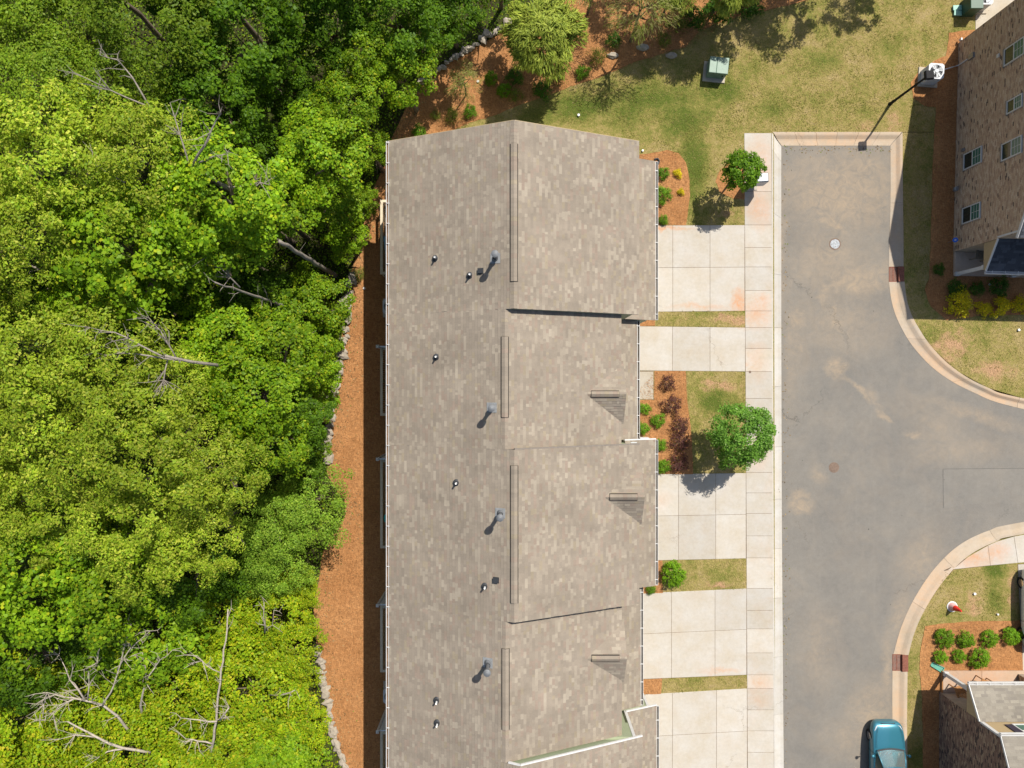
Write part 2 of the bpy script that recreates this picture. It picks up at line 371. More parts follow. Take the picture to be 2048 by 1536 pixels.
def asphalt_mat(name, base=(0.166, 0.155, 0.138), dusty=1.0):
    k = N(name)
    fine = k.noise(80, 3, 0.7); mid = k.noise(4, 5, 0.7); big = k.noise(0.35, 5, 0.6)
    c = k.mix(k.ramp(big, [(0.3, 0.0), (0.7, 1.0)]), tuple(v * 0.92 for v in base), tuple(v * m for v, m in zip(base, (1.12, 1.10, 1.06))))
    c = k.mix(1.0, c, k.ramp(mid, [(0.2, 0.90), (0.8, 1.1)]), 'MULTIPLY')
    c = k.mix(1.0, c, k.ramp(fine, [(0.2, 0.72), (0.8, 1.28)]), 'MULTIPLY')
    dust = [(1690, 380, 170, 120, 0, .85), (1730, 340, 80, 60, 0, .75), (1660, 520, 130, 120, 0, .5), (1680, 640, 140, 110, 0, .4), (1620, 320, 60, 40, 0, .5), (1640, 415, 22, 70, 0.5, 1.0), (1665, 445, 14, 60, 0.9, .9), (1720, 560, 130, 45, 0.15, .85), (1650, 590, 20, 70, -0.1, .7), (1690, 560, 60, 20, 0.2, .8),
            (1668, 632, 8, 45, 0, .9), (1671, 734, 32, 26, 0.3, 1.0), (1601, 1004, 32, 26, 0.2, 1.0), (1720, 780, 9, 75, 0.85, .75), (1768, 832, 8, 30, 0.95, .9), (1590, 640, 40, 40, 0, .6), (1595, 700, 40, 60, 0, .45), (1787, 525, 10, 26, 0, 1.2), (1580, 680, 20, 200, 0, .4),
            (1745, 790, 22, 16, -.6, .7), (1830, 870, 30, 10, -.3, .7), (1920, 900, 160, 40, .1, .35), (1870, 850, 60, 110, .8, .3), (1560, 470, 20, 200, 0, .6), (1640, 1300, 60, 120, 0, .35), (1745, 1450, 70, 120, 0, .75), (1775, 1340, 20, 120, 0, .6), (1840, 1120, 60, 90, -.7, .45), (1800, 1230, 30, 90, -.3, .5), (1640, 950, 20, 30, .6, .5), (1950, 830, 160, 18, -.3, .5), (1700, 1470, 90, 60, .3, .4)]
    bl = k.blobs(dust, -0.12); nn = k.ramp(k.noise(1.6, 6, 0.72, dist=1.3), [(0.30, 0.1), (0.68, 1.0)])
    gen = k.math('MULTIPLY', k.ramp(k.noise(0.5, 6, 0.7, dist=1.2), [(0.45, 0.0), (0.72, 1.0)]), 0.20)
    d = k.math('ADD', k.math('MULTIPLY', k.ramp(bl, [(0.0, 0.0), (0.6, 1.0)]), nn), gen, True)
    d = k.math('MULTIPLY', d, 0.66 * dusty)
    c = k.mix(d, c, (0.35, 0.265, 0.175))
    sp = k.noise(5.5, 2, 0.4); c = k.mix(k.ramp(sp, [(0.79, 0.0), (0.81, 0.8)]), c, (0.04, 0.038, 0.035))
    cr = k.n('ShaderNodeTexVoronoi', feature='DISTANCE_TO_EDGE'); cr.inputs['Scale'].default_value = 0.10; k.link(k.warped(2.2), cr.inputs['Vector'])
    ck = k.math('MULTIPLY', k.ramp(cr.outputs['Distance'], [(0.0, 1.0), (0.0030, 0.0)]), k.ramp(k.noise(0.22, 2), [(0.50, 0.0), (0.58, 0.55)]))
    c = k.mix(ck, c, (0.06, 0.056, 0.05))
    tr = k.noise(0.9, 5, 0.7, stretch=(2.4, 0.16, 1)); c = k.mix(k.ramp(tr, [(0.55, 0.0), (0.78, 0.28)]), c, (0.225, 0.205, 0.175))
    k.bump(fine, 0.4, 0.01); return k.out(c, 0.92, 0.2)
M['asphalt'] = asphalt_mat('asphalt')
M['asphalt_patch'] = asphalt_mat('asphalt_patch', (0.172, 0.161, 0.143), 0.8)
M['stone'] = (lambda k: k.out(k.mix(k.noise(7, 5, 0.7), (0.20, 0.165, 0.125), (0.42, 0.37, 0.30)), 0.9, 0.2))(N('field_stone'))

def glass_mat(name, col, rough=0.06):
    k = N(name); k.out(col, rough, 0.6); return k.m
M['glass'] = glass_mat('window_glass', (0.018, 0.028, 0.024))
M['glass_green'] = glass_mat('window_glass_blinds', (0.05, 0.13, 0.095), 0.15)
M['car_glass'] = (lambda k: (k.out((0.55, 0.65, 0.62), 0.02, 0.5), setattr(k.b.inputs['Transmission Weight'], 'default_value', 0.85), k.m)[2])(N('car_glass'))
M['car_paint'] = (lambda k: (k.out((0.035, 0.175, 0.235), 0.28, 0.5, 0.35), setattr(k.b.inputs['Coat Weight'], 'default_value', 1.0), setattr(k.b.inputs['Coat Roughness'], 'default_value', 0.03), k.m)[3])(N('teal_car_paint'))
M['chrome'] = (lambda k: k.out((0.75, 0.75, 0.76), 0.12, 0.5, 1.0))(N('chrome'))
M['lamp_glass'] = glass_mat('headlight_glass', (0.5, 0.52, 0.54), 0.08)

# ------------------------------------------------------------------ ground, road, kerbs, paving
def wavy(pts, amp=2.5, step=9.0, seed=0):
    out = []; m = len(pts)
    for i in range(m):
        a = Vector(pts[i] + (0,)) if len(pts[i]) == 2 else Vector(pts[i]); b = pts[(i + 1) % m]; b = Vector((b[0], b[1], 0))
        L = (b - a).length; n = max(1, int(L / step))
        nrm = Vector((-(b - a).y, (b - a).x, 0)); nrm = nrm / (nrm.length or 1)
        for j in range(n):
            p = a.lerp(b, j / n)
            w = noise.noise(Vector((p.x * 0.021 + seed, p.y * 0.021, 0.3))) * 1.2 + noise.noise(Vector((p.x * 0.11 + seed, p.y * 0.11, 3.3))) * 0.6
            out.append((p.x + nrm.x * w * amp, p.y + nrm.y * w * amp))
    return out
def sheet(name, pts, z, mat, depth=0.15, amp=0.0, step=9.0, seed=0, parent=None, kind='structure'):
    if amp: pts = wavy([tuple(p) for p in pts], amp, step, seed)
    poly = [(P(x, y, z).x, P(x, y, z).y) for (x, y) in pts]
    mb = MB(); mb.prism(poly, z - depth, z); o = mb.build(name, mat, parent)
    if parent is None: o['kind'] = kind
    return o

g = MB(); g.face([(-400,-400,-0.16),(400,-400,-0.16),(400,400,-0.16),(-400,400,-0.16)])
tag(g.build('ground', M['woods']), kind='structure')
sheet('woodland_floor', [(-3000,-2500),(1700,-2500),(1500,-200),(1130,10),(900,130),(800,260),(740,400),(700,600),(670,900),(690,1010),(650,1160),(700,1600),(900,3600),(-3000,3600)], -0.004, M['woods'], 0.14)
sheet('lawn', [(1250,-1500),(2600,-1500),(2600,265),(1548,265),(1552,2600),(800,2600),(800,320),(890,180),(1200,-20)], 0.0, M['lawn'])
E_ROAD = [(1783,290),(1783,400),(1781,480),(1780,533),(1780,563),(1786,605),(1800,645),(1830,695),(1880,745),(1950,785),(2048,818),(2400,890)]
E_LAND = [(1805,264),(1806,400),(1807,480),(1807,533),(1809,563),(1815,605),(1831,645),(1866,697),(1915,742),(1975,775),(2048,797),(2400,866)]
S_ROAD = [(2400,985),(2048,1045),(1980,1062),(1920,1092),(1870,1140),(1830,1200),(1805,1255),(1789,1310),(1787,1343),(1787,1440),(1791,1540),(1800,2000)]
S_LAND = [(2400,1008),(2048,1068),(1992,1083),(1935,1113),(1890,1158),(1852,1215),(1829,1265),(1817,1310),(1815,1343),(1814,1440),(1815,1540),(1822,2000)]
W_ROAD = [(1564,291),(1564,600),(1565,1000),(1567,1300),(1569,1540),(1573,2000)]
W_LAND = [(1543.5,265),(1543,600),(1544,1000),(1546,1300),(1548,1540),(1551,2000)]
N_ROAD = [(1565,290),(1782,290)]; N_LAND = [(1545,264),(1804,264)]
sheet('lawn', [(p[0]-1, p[1]) for p in E_LAND] + [(2600,800),(2600,265)], 0.0, M['lawn_patchy'])
sheet('lawn', [(p[0]-1, p[1]) for p in S_LAND] + [(2600,2000),(2600,1008)], 0.0, M['lawn_patchy'])
sheet('road', [(1555,276),(1794,276)] + [((a[0]+b[0])/2, (a[1]+b[1])/2) for a, b in zip(E_ROAD[1:], E_LAND[1:])] + [((a[0]+b[0])/2, (a[1]+b[1])/2) for a, b in zip(S_ROAD, S_LAND)] + [(1562,2000)], -0.12, M['asphalt'], 0.03)
ptc = sheet('asphalt_patch', [(1887,938),(2380,934),(2380,1008),(1950,1008),(1888,1016)], -0.116, M['asphalt_patch'], 0.004, amp=0.8, step=12)
# saw-cut edge of the patch
e = MB()
for a, b in (((1886,938),(2380,934)), ((1886,938),(1887,1016))):
    e.bar(P(*a, -0.117), P(*b, -0.117), 0.03, 0.005)
e.build('seal_line', plain('tar_seal', (0.11, 0.103, 0.093), 0.9), ptc)

def dense(pts, n_per=8):
    pts = [Vector((p[0], p[1], 0)) for p in pts]; out = []
    for i in range(len(pts) - 1):
        p0 = pts[max(i-1,0)]; p1 = pts[i]; p2 = pts[i+1]; p3 = pts[min(i+2,len(pts)-1)]
        for j in range(n_per):
            t = j / n_per
            out.append(0.5 * ((2*p1) + (p2-p0)*t + (2*p0-5*p1+4*p2-p3)*t*t + (3*p1-p0-3*p2+p3)*t**3))
    out.append(pts[-1]); return out
PROF = [(0.0,-0.30),(0.0,-0.110),(0.40,-0.104),(0.50,-0.090),(0.62,-0.045),(0.74,0.0),(0.82,0.014),(0.98,0.016),(1.0,0.008),(1.0,-0.15)]
FLAT = [(0.0,-0.30),(0.0,-0.106),(0.30,-0.108),(0.60,-0.06),(0.86,0.004),(0.98,0.012),(1.0,0.004),(1.0,-0.15)]
def kerb(road, land, mat, label, cuts=None, seg=3.0, prof=PROF, skip=None, n_per=10):
    a = dense(road, n_per); b = dense(land, n_per)
    mid = [(p + q) / 2 for p, q in zip(a, b)]
    s = [0.0]
    for i in range(1, len(mid)): s.append(s[-1] + (mid[i] - mid[i-1]).length / PPM)
    if cuts is None: cs = [0.0]; 
    if cuts is None:
        n = max(1, round(s[-1] / seg)); cs = [s[-1] * i / n for i in range(n + 1)]
    else:
        cs = [0.0]
        for y in cuts:
            for i in range(1, len(mid)):
                if mid[i-1].y <= y < mid[i].y:
                    t = (y - mid[i-1].y) / (mid[i].y - mid[i-1].y); cs.append(s[i-1] + t * (s[i] - s[i-1]))
        cs.append(s[-1])
    def at(u):
        for i in range(1, len(s)):
            if u <= s[i] + 1e-9:
                t = (u - s[i-1]) / max(1e-9, s[i] - s[i-1]); return a[i-1].lerp(a[i], t), b[i-1].lerp(b[i], t)
        return a[-1], b[-1]
    root = thing('kerb', (0, 0, 0), kind='structure')
    for i in range(len(cs) - 1):
        u0, u1 = cs[i] + 0.006, cs[i+1] - 0.006
        if u1 - u0 < 0.05: continue
        um = (u0 + u1) / 2; pm = (at(um)[0] + at(um)[1]) / 2
        us = [u0] + [x for x in s if u0 + 0.05 < x < u1 - 0.05] + [u1]
        if skip:
            us = [x for x in us]
        rings = []
        for u in us:
            p, q = at(u); rings.append([P(*(p.lerp(q, t)).xy, 0) + Vector((0, 0, z)) for t, z in prof])
        mb = MB(); n = len(prof)
        for r in range(len(rings) - 1):
            for j in range(n - 1):
                mb.face([rings[r][j], rings[r][j+1], rings[r+1][j+1], rings[r+1][j]])
        mb.face(rings[0]); mb.face(list(reversed(rings[-1])))
        o = mb.build('kerb_segment', mat, root)
        bm = bmesh.new(); bm.from_mesh(o.data); bmesh.ops.remove_doubles(bm, verts=bm.verts, dist=1e-4)
        bmesh.ops.recalc_face_normals(bm, faces=bm.faces); bm.to_mesh(o.data); bm.free()
    return root
kerb(W_ROAD, W_LAND, M['gutter'], '', cuts=[310,429,548,655,773,894,999,1098,1197,1315,1430,1545,1700], prof=FLAT)
kerb(N_ROAD, N_LAND, M['kerb_dirty'], '', seg=1.1)
kerb(E_ROAD[:4], E_LAND[:4], M['kerb_dirty'], '', seg=3.6)
kerb(E_ROAD[4:], E_LAND[4:], M['kerb_dirty'], '', seg=3.2)
kerb(S_ROAD[:8], S_LAND[:8], M['kerb_dirty'], '', seg=3.0)
kerb(S_ROAD[8:], S_LAND[8:], M['kerb_dirty'], '', seg=3.2)

def slab(pts, mat, parent, z=0.015, th=0.12, gap=0.008, ch=0.010, name='slab'):
    v = [P(x, y, z) for (x, y) in pts]; m = len(v); cen = sum(v, Vector()) / m
    def inset(d):
        out = []
        for i in range(m):
            a, b, c = v[i-1], v[i], v[(i+1) % m]
            e1 = (b - a).normalized(); e2 = (c - b).normalized()
            n1 = Vector((-e1.y, e1.x, 0)); n2 = Vector((-e2.y, e2.x, 0))
            if n1.dot(cen - b) < 0: n1 = -n1
            if n2.dot(cen - b) < 0: n2 = -n2
            nn = (n1 + n2); nn = nn / max(0.3, nn.length_squared) * 2
            out.append(b + nn * d)
        return out
    o1 = inset(gap); o2 = inset(gap + ch)
    r0 = [Vector((p.x, p.y, z - th)) for p in o1]; r1 = [Vector((p.x, p.y, z - ch * 0.7)) for p in o1]; r2 = [Vector((p.x, p.y, z)) for p in o2]
    mb = MB(); mb.face(r2)
    for i in range(m):
        j = (i + 1) % m; mb.face([r0[i], r0[j], r1[j], r1[i]]); mb.face([r1[i], r1[j], r2[j], r2[i]])
    o = mb.build(name, mat, parent)
    bm = bmesh.new(); bm.from_mesh(o.data); bmesh.ops.remove_doubles(bm, verts=bm.verts, dist=1e-4)
    bmesh.ops.recalc_face_normals(bm, faces=bm.faces); bm.to_mesh(o.data); bm.free()
    return o
def lx(y): return 1488.5 + max(0, y - 267) * 0.0052      # inner edge of the pavement
def gx(y): return 1543 + max(0, y - 267) * 0.0040
walk = sheet('pavement', [(lx(265),266),(gx(265),266),(gx(2000),2000),(lx(2000),2000)], 0.006, M['joint'], 0.12)
ys = [266, 383, 450, 495, 534, 581, 622, 655, 697, 743, 797, 846, 896, 945, 986, 1027, 1072, 1116, 1177, 1221, 1258, 1306, 1350, 1377, 1420, 1462, 1505, 1548, 1620, 1700, 1800]
for a, b in zip(ys[:-1], ys[1:]):
    slab([(lx(a), a), (gx(a), a), (gx(b), b), (lx(b), b)], M['walk'], walk)
def driveway(x0, ytl, ybl, ytr, ybr, xj, yj):
    root = sheet('driveway', [(x0, ytl), (lx(ytr), ytr), (lx(ybr), ybr), (x0, ybl)], 0.006, M['joint'], 0.12)
    xs = [x0] + xj + [None]
    def X(i, y): return xs[i] if xs[i] is not None else lx(y)
    def top(x): t = (x - x0) / (1490 - x0); return ytl + (ytr - ytl) * t
    def bot(x): t = (x - x0) / (1490 - x0); return ybl + (ybr - ybl) * t
    fr = [0.0] + yj + [1.0]
    for i in range(len(xs) - 1):
        for a, b in zip(fr[:-1], fr[1:]):
            q = []
            for (ii, f) in ((i, a), (i+1, a), (i+1, b), (i, b)):
                x = X(ii, top(1490)); y = top(x) + (bot(x) - top(x)) * f; q.append((x, y))
            slab(q, M['concrete'], root)
    return root
driveway(1268, 451, 624, 450, 622, [1345.5, 1420], [0.49])
driveway(1245, 652, 741, 655, 743, [1345, 1420], [])
driveway(1268, 949, 1122, 946, 1117, [1357, 1431.5], [0.485])
driveway(1245, 1188, 1360, 1177, 1350, [1343, 1430], [0.475])
driveway(1268, 1390, 1560, 1377, 1548, [1345, 1433], [0.5])
sheet('garden_path', [(1262,742),(1307,742),(1307,799),(1262,799)], 0.006, M['joint'], 0.12)
slab([(1262,743),(1307,743),(1307,799),(1262,799)], M['path'], bpy.data.objects['garden_path'])
# pavement along the lower bend and the driveway at the photograph's right edge
w2 = sheet('pavement', [(1890,1141),(1937,1114),(1993,1085),(2048,1070),(2400,1010),(2400,1120),(2040,1125)], 0.006, M['joint'], 0.12)
slab([(1896,1140),(1912,1134),(1936,1114),(1976,1091),(1981,1131)], M['walk'], w2)
slab([(1976,1091),(1994,1083),(2028,1073),(2036,1126),(1981,1131)], M['walk'], w2)
slab([(2028,1073),(2120,1057),(2120,1119),(2036,1126)], M['walk'], w2)
slab([(2120,1060),(2250,1037),(2250,1110),(2120,1119)], M['walk'], w2)
d6 = sheet('driveway', [(2035,1128),(2240,1118),(2240,1352),(2046,1352)], 0.006, M['joint'], 0.12)
slab([(2036,1129),(2140,1122),(2140,1240),(2041,1240)], M['concrete'], d6)
slab([(2041,1240),(2140,1240),(2140,1350),(2046,1350)], M['concrete'], d6)
slab([(2140,1122),(2240,1117),(2240,1350),(2140,1350)], M['concrete'], d6)
w3 = sheet('garden_path', [(1986,1299),(2046,1299),(2046,1345),(1986,1345)], 0.006, M['joint'], 0.12)
slab([(1987,1300),(2046,1302),(2046,1344),(1989,1344)], M['path'], w3)
w4 = sheet('patio', [(1951,-80),(2080,-80),(2080,70),(1951,70)], 0.010, M['joint'], 0.12)
slab([(1951,-80),(2080,-80),(2080,60),(1951,60)], M['path'], w4, z=0.02)
w5 = sheet('garden_path', [(2017,535),(2120,535),(2120,592),(2017,592)], 0.006, M['joint'], 0.12)
slab([(2017,536),(2120,536),(2120,591),(2016,591)], M['path'], w5)

# front strips of thin grass and pine-straw beds
sheet('lawn', [(1306,624),(1490,622),(1490,654),(1300,652)], 0.008, M['lawn_patchy'], 0.1, 1.0, 6, 3)
sheet('lawn', [(1372,744),(1490,744),(1491,945),(1386,947),(1383,880)], 0.008, M['lawn_patchy'], 0.1, 1.2, 6, 5)
sheet('lawn', [(1324,1121),(1491,1117),(1492,1177),(1324,1185)], 0.008, M['lawn_patchy'], 0.1, 1.0, 6, 8)
sheet('lawn', [(1322,1358),(1493,1351),(1494,1376),(1322,1388)], 0.008, M['lawn_patchy'], 0.1, 1.0, 6, 9)
sheet('lawn', [(p[0]+1, p[1]) for p in E_LAND[6:]] + [(2400,640),(2048,630),(1960,633),(1885,640),(1850,628)], 0.008, M['lawn_patchy'], 0.1)
sheet('mulch_bed', [(1262,626),(1312,624),(1310,652),(1262,652)], 0.016, M['straw'], 0.1, 1.2, 6, 1)
sheet('mulch_bed', [(1309,742),(1372,742),(1374,800),(1380,840),(1384,880),(1386,948),(1262,948),(1262,800),(1308,800)], 0.016, M['straw'], 0.1, 1.0, 5, 2)
sheet('mulch_bed', [(1262,312),(1312,305),(1335,300),(1358,306),(1372,325),(1378,355),(1380,390),(1376,425),(1372,450),(1262,450)], 0.016, M['straw'], 0.1, 1.5, 6, 4)
sheet('mulch_bed', [(1440,340),(1462,322),(1486,330),(1490,350),(1489,398),(1468,396),(1440,385),(1428,362)], 0.012, M['straw'], 0.1, 3, 6, 14)
sheet('mulch_bed', [(1262,1122),(1325,1121),(1326,1186),(1262,1188)], 0.016, M['straw'], 0.1, 1.0, 5, 6)
sheet('mulch_bed', [(1262,1360),(1324,1357),(1322,1388),(1262,1391)], 0.016, M['straw'], 0.1, 1.0, 5, 7)
# back yard and the planted bank behind the lawn
sheet('mulch_bed', [(1780,-160),(1640,-4),(1560,14),(1480,30),(1400,62),(1370,94),(1270,125),(1190,155),(1085,192),(1000,228),(940,245),(900,262),(860,300),(860,2600),(900,2600),(720,1600),(685,1536),(663,1460),(652,1400),(638,1320),(626,1230),(636,1160),(648,1100),(690,1035),(690,1010),(655,950),(652,880),(666,800),(680,720),(688,640),(698,560),(723,470),(743,390),(768,330),(788,270),(813,215),(848,165),(898,125),(983,75),(1060,38),(1130,-5),(1240,-160)], 0.02, M['straw'], 0.12, 3.0, 7, 11)
sheet('mulch_bed', [(1898,66),(1945,58),(1990,66),(1990,500),(2300,500),(2300,628),(2048,628),(1960,632),(1893,641),(1862,612),(1850,578),(1858,555),(1862,470),(1866,330),(1872,215),(1848,212),(1826,196),(1822,165),(1838,140),(1868,122),(1892,112),(1896,90)], 0.02, M['straw'], 0.12, 2.2, 6, 21)
sheet('mulch_bed', [(1850,1252),(1885,1246),(2041,1240),(2046,1300),(2046,1346),(1886,1346),(1884,1900),(1846,1900),(1846,1400),(1838,1345),(1843,1290)], 0.02, M['straw'], 0.12, 2.0, 6, 31)

# ------------------------------------------------------------------ roofs
PAL = [((0.252, 0.211, 0.164), 54), ((0.238, 0.200, 0.157), 22), ((0.256, 0.201, 0.156), 16), ((0.266, 0.221, 0.158), 8)]
PAL_HI = [((0.290, 0.246, 0.190), 70), ((0.308, 0.264, 0.204), 30)]
PAL_GREY = [((0.215, 0.192, 0.157), 50), ((0.24, 0.216, 0.176), 28), ((0.195, 0.174, 0.146), 16), ((0.265, 0.238, 0.192), 6)]
PAL_DARK = [((0.058, 0.062, 0.072), 50), ((0.078, 0.083, 0.095), 30), ((0.044, 0.048, 0.056), 20)]
def pick(pal):
    t = rnd.uniform(0, sum(w for _, w in pal))
    for c, w in pal:
        t -= w
        if t <= 0: break
    k = rnd.uniform(0.94, 1.06); return tuple(v * k for v in c)
def shingles(o, u, v, L, W, parent, pal=PAL, exp=0.142, name='shingles'):
    """courses of tabs on the plane through o: u along the eave, v up the slope, L x W metres"""
    o = Vector(o); u = Vector(u).normalized(); v = Vector(v).normalized(); n = u.cross(v).normalized()
    if n.z < 0: n = -n
    mb = MB(); rows = int(math.ceil(W / exp)); carry = {}
    for r in range(rows):
        v0 = r * exp; v1 = min(W, v0 + exp + 0.02); x = -rnd.uniform(0, 0.4)
        while x < L:
            w = rnd.choice((0.10, 0.14, 0.17, 0.20, 0.24, 0.28, 0.34, 0.42)); a = max(0, x); b = min(L, x + w); x += w
            if b - a < 0.03: continue
            c = pick(pal); hi = 0.012 + rnd.random() * 0.008
            if pal is PAL:
                ph = math.sin(6.28 * (v0 * 0.85 + 0.42 * a) + 3.5 * noise.noise(Vector((a * 0.35 + o.y, v0 * 0.5, o.x))))
                if rnd.random() < 0.22 + 0.17 * ph: c = pick(PAL_HI)
            lo_t = hi + 0.003; up_t = 0.004
            p = [o + u*a + v*v0 + n*lo_t, o + u*b + v*v0 + n*lo_t, o + u*b + v*v1 + n*up_t, o + u*a + v*v1 + n*up_t]
            if (p[1]-p[0]).cross(p[2]-p[1]).z < 0: p = [p[1], p[0], p[3], p[2]]
            mb.face(p, c)
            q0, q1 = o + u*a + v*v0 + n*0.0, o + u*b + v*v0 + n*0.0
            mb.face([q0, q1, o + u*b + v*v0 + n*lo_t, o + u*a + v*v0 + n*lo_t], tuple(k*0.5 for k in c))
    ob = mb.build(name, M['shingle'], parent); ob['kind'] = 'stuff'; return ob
def slope(name, o, u, v, L, W, parent, pal=PAL, th=0.11, deck=None):
    """a roof slope: the decking slab with its shingle courses"""
    o = Vector(o); u = Vector(u).normalized(); v = Vector(v).normalized(); n = u.cross(v).normalized()
    if n.z < 0: n = -n
    mb = MB(); t = [o, o + u*L, o + u*L + v*W, o + v*W]; bt = [p - n*th for p in t]
    mb.face(t); mb.face(list(reversed(bt)))
    for i in range(4):
        j = (i+1) % 4; mb.face([bt[i], bt[j], t[j], t[i]])
    d = mb.build(name, deck or M['roof_deck'], parent)
    shingles(o, u, v, L, W, d, pal); return d
M['gutter_dark'] = plain('dark_gutter_floor', (0.10, 0.085, 0.07), 0.95, 0.1, var=.4, scale=3)
M['roof_deck'] = plain('roof_felt_edge', (0.19, 0.165, 0.14), 0.9, 0.1)

tw = thing('townhouse_row', (0.2, -3.0, 0), 'long row of townhouses under a grey-brown shingle roof beside the woods', 'townhouses')
PITCH = 0.45; XL = -5.79; ZE = 6.0
cosp = 1 / math.sqrt(1 + PITCH**2)
#            Y north, Y south, ridge X, front-slope X where it ends, lower-roof edge X
UNITS = [(11.44, 3.27, 0.087, 5.98, 7.36), (3.27, -2.85, -0.31, 5.14, 6.42), (-2.85, -10.35, 0.10, 5.99, 7.36), (-10.35, -16.52, -0.28, 5.16, 6.60), (-16.52, -24.0, 0.35, 6.08, 7.41)]
def zr(rx): return ZE + PITCH * (rx - XL)
for i, (yn, ys_, rx, xe, xo) in enumerate(UNITS):
    z1 = zr(rx); ze = z1 - PITCH * (xe - rx); L = yn - ys_
    wallx = xe - 0.32
    # body of the house
    prof = [(XL + 0.42, 0), (wallx, 0), (wallx, ze + 0.02), (rx, z1 - 0.16), (XL + 0.42, ZE + 0.05)]
    mb = MB(); y0, y1 = (yn - (0.25 if i == 0 else 0.12)), (ys_ - 0.0 if i < 4 else ys_ + 0.25)
    A = [Vector((x, y0, z)) for x, z in prof]; B = [Vector((x, y1, z)) for x, z in prof]
    mb.face(A); mb.face(list(reversed(B)))
    for j in range(len(prof)):
        k = (j + 1) % len(prof); mb.face([A[k], A[j], B[j], B[k]])
    wall = mb.build('wall', M['sage'], tw)
    # back slope (common plane) and front slope
    left = slope('roof_slope', (XL, ys_, ZE), (0,1,0), (1,0,PITCH), L, (rx - XL) / cosp, tw)
    right = slope('roof_slope', (xe, ys_, ze), (0,1,0), (-1,0,PITCH), L, (xe - rx) / cosp, tw)
    # ridge cap
    mb = MB(); y = ys_ + 0.01
    while y < yn - 0.05:
        c = pick(PAL); e = min(y + 0.15, yn); s = 0.15; t = 0.024
        for sg in (-1, 1):
            q = [(rx, y, z1 + t), (rx + sg*s, y, z1 - PITCH*s + t), (rx + sg*s, e, z1 - PITCH*s + t - 0.006), (rx, e, z1 + t - 0.006)]
            mb.face(q if sg > 0 else list(reversed(q)), c)
        mb.face([(rx - s, y, z1 - PITCH*s), (rx - s, y, z1 - PITCH*s + t), (rx, y, z1 + t), (rx, y, z1)], c)
        mb.face([(rx + s, y, z1 - PITCH*s + t), (rx + s, y, z1 - PITCH*s), (rx, y, z1), (rx, y, z1 + t)], c)
        y += 0.15
    rc = mb.build('ridge_cap', M['shingle'], right)
    # lower front roof over the garage with its house front
    zo = 3.0; zi = zo + PITCH * (xo - wallx)
    low = slope('roof_slope', (xo, ys_, zo), (0,1,0), (-1,0,PITCH), L, (xo - wallx) / cosp, tw)
    mb = MB(); mb.box(wallx + 0.002, xo - 0.42, y1 + 0.003, y0 - 0.003, 0, zo + 0.12); mb.build('wall', M['sage'], tw)
    # gutter with hangers on the lower roof
    gm = MB()
    gm.box(xo + 0.01, xo + 0.03, ys_ + 0.02, yn - 0.02, zo - 0.14, zo + 0.01)
    gm.box(xo + 0.03, xo + 0.125, ys_ + 0.02, yn - 0.02, zo - 0.14, zo - 0.125)
    gm.box(xo + 0.125, xo + 0.142, ys_ + 0.02, yn - 0.02, zo - 0.14, zo - 0.015)
    for ye in (ys_ + 0.02, yn - 0.035): gm.box(xo + 0.03, xo + 0.125, ye, ye + 0.015, zo - 0.125, zo - 0.015)
    y = ys_ + 0.3
    while y < yn - 0.1: gm.box(xo - 0.03, xo + 0.126, y, y + 0.03, zo - 0.022, zo + 0.028); y += 0.92
    gl = gm.build('gutter', M['white'], low)
    gm = MB(); gm.box(xo + 0.031, xo + 0.124, ys_ + 0.04, yn - 0.04, zo - 0.124, zo - 0.09); gm.build('gutter_fill', M['gutter_dark'], gl)  # dark grey strip along the gutter floor
    # garage door below the lower roof
    gd = MB(); cy = (yn + ys_) / 2
    gd.box(xo - 0.42, xo - 0.39, cy - 2.2, cy + 0.4, 0.02, 2.15); gd.build('garage_door', M['white'], tw)
    # white boards along the open gable edges
    if i in (0,):
        tb = MB(); tb.bar((XL, yn + 0.012, ZE - 0.09), (rx, yn + 0.012, z1 - 0.09), 0.025, 0.16)
        tb.bar((rx, yn + 0.012, z1 - 0.09), (xe, yn + 0.012, ze - 0.09), 0.025, 0.16); tb.build('rake_board', M['tan_panel'], left)
    if i in (2, 4):
        tb = MB(); wd = 0.05 if i == 2 else 0.06
        tb.bar((rx - 0.5 if i == 4 else rx, yn + wd/2 + 0.003, z1 - 0.05 - (0.5*PITCH if i == 4 else 0)), (rx, yn + wd/2 + 0.003, z1 - 0.05), wd, 0.10)
        tb.bar((rx, yn + wd/2 + 0.003, z1 - 0.05), (xe + 0.02, yn + wd/2 + 0.003, ze - 0.05), wd, 0.10)
        tb.build('rake_board', M['white'] if i == 4 else M['roof_deck'], right)
        tb = MB(); tb.bar((wallx - 0.02, yn + 0.033, zi - 0.07), (xo + 0.02, yn + 0.033, zo - 0.07), 0.06, 0.10); tb.build('rake_board', M['white'], low)
        if i == 4:
            cb = MB(); cb.box(wallx - 0.10, wallx + 0.04, yn - 0.16, yn + 0.02, zi - 0.2, ze + 0.05); cb.build('corner_board', M['white'], tw)
            cb = MB(); cb.box(xo - 0.50, xo - 0.385, yn - 0.16, yn + 0.02, 0, zo - 0.02); cb.build('corner_board', M['white'], tw)
            cb = MB(); cb.box(XL + 0.45, wallx - 0.10, yn - 0.14, yn - 0.0, ZE - 1.2, ZE + 0.2); cb.build('wall', M['sage'], tw)
            cb = MB(); cb.box(wallx, xo - 0.5, yn - 0.14, yn - 0.0, 0, zo + 0.1); cb.build('wall', M['sage'], tw)
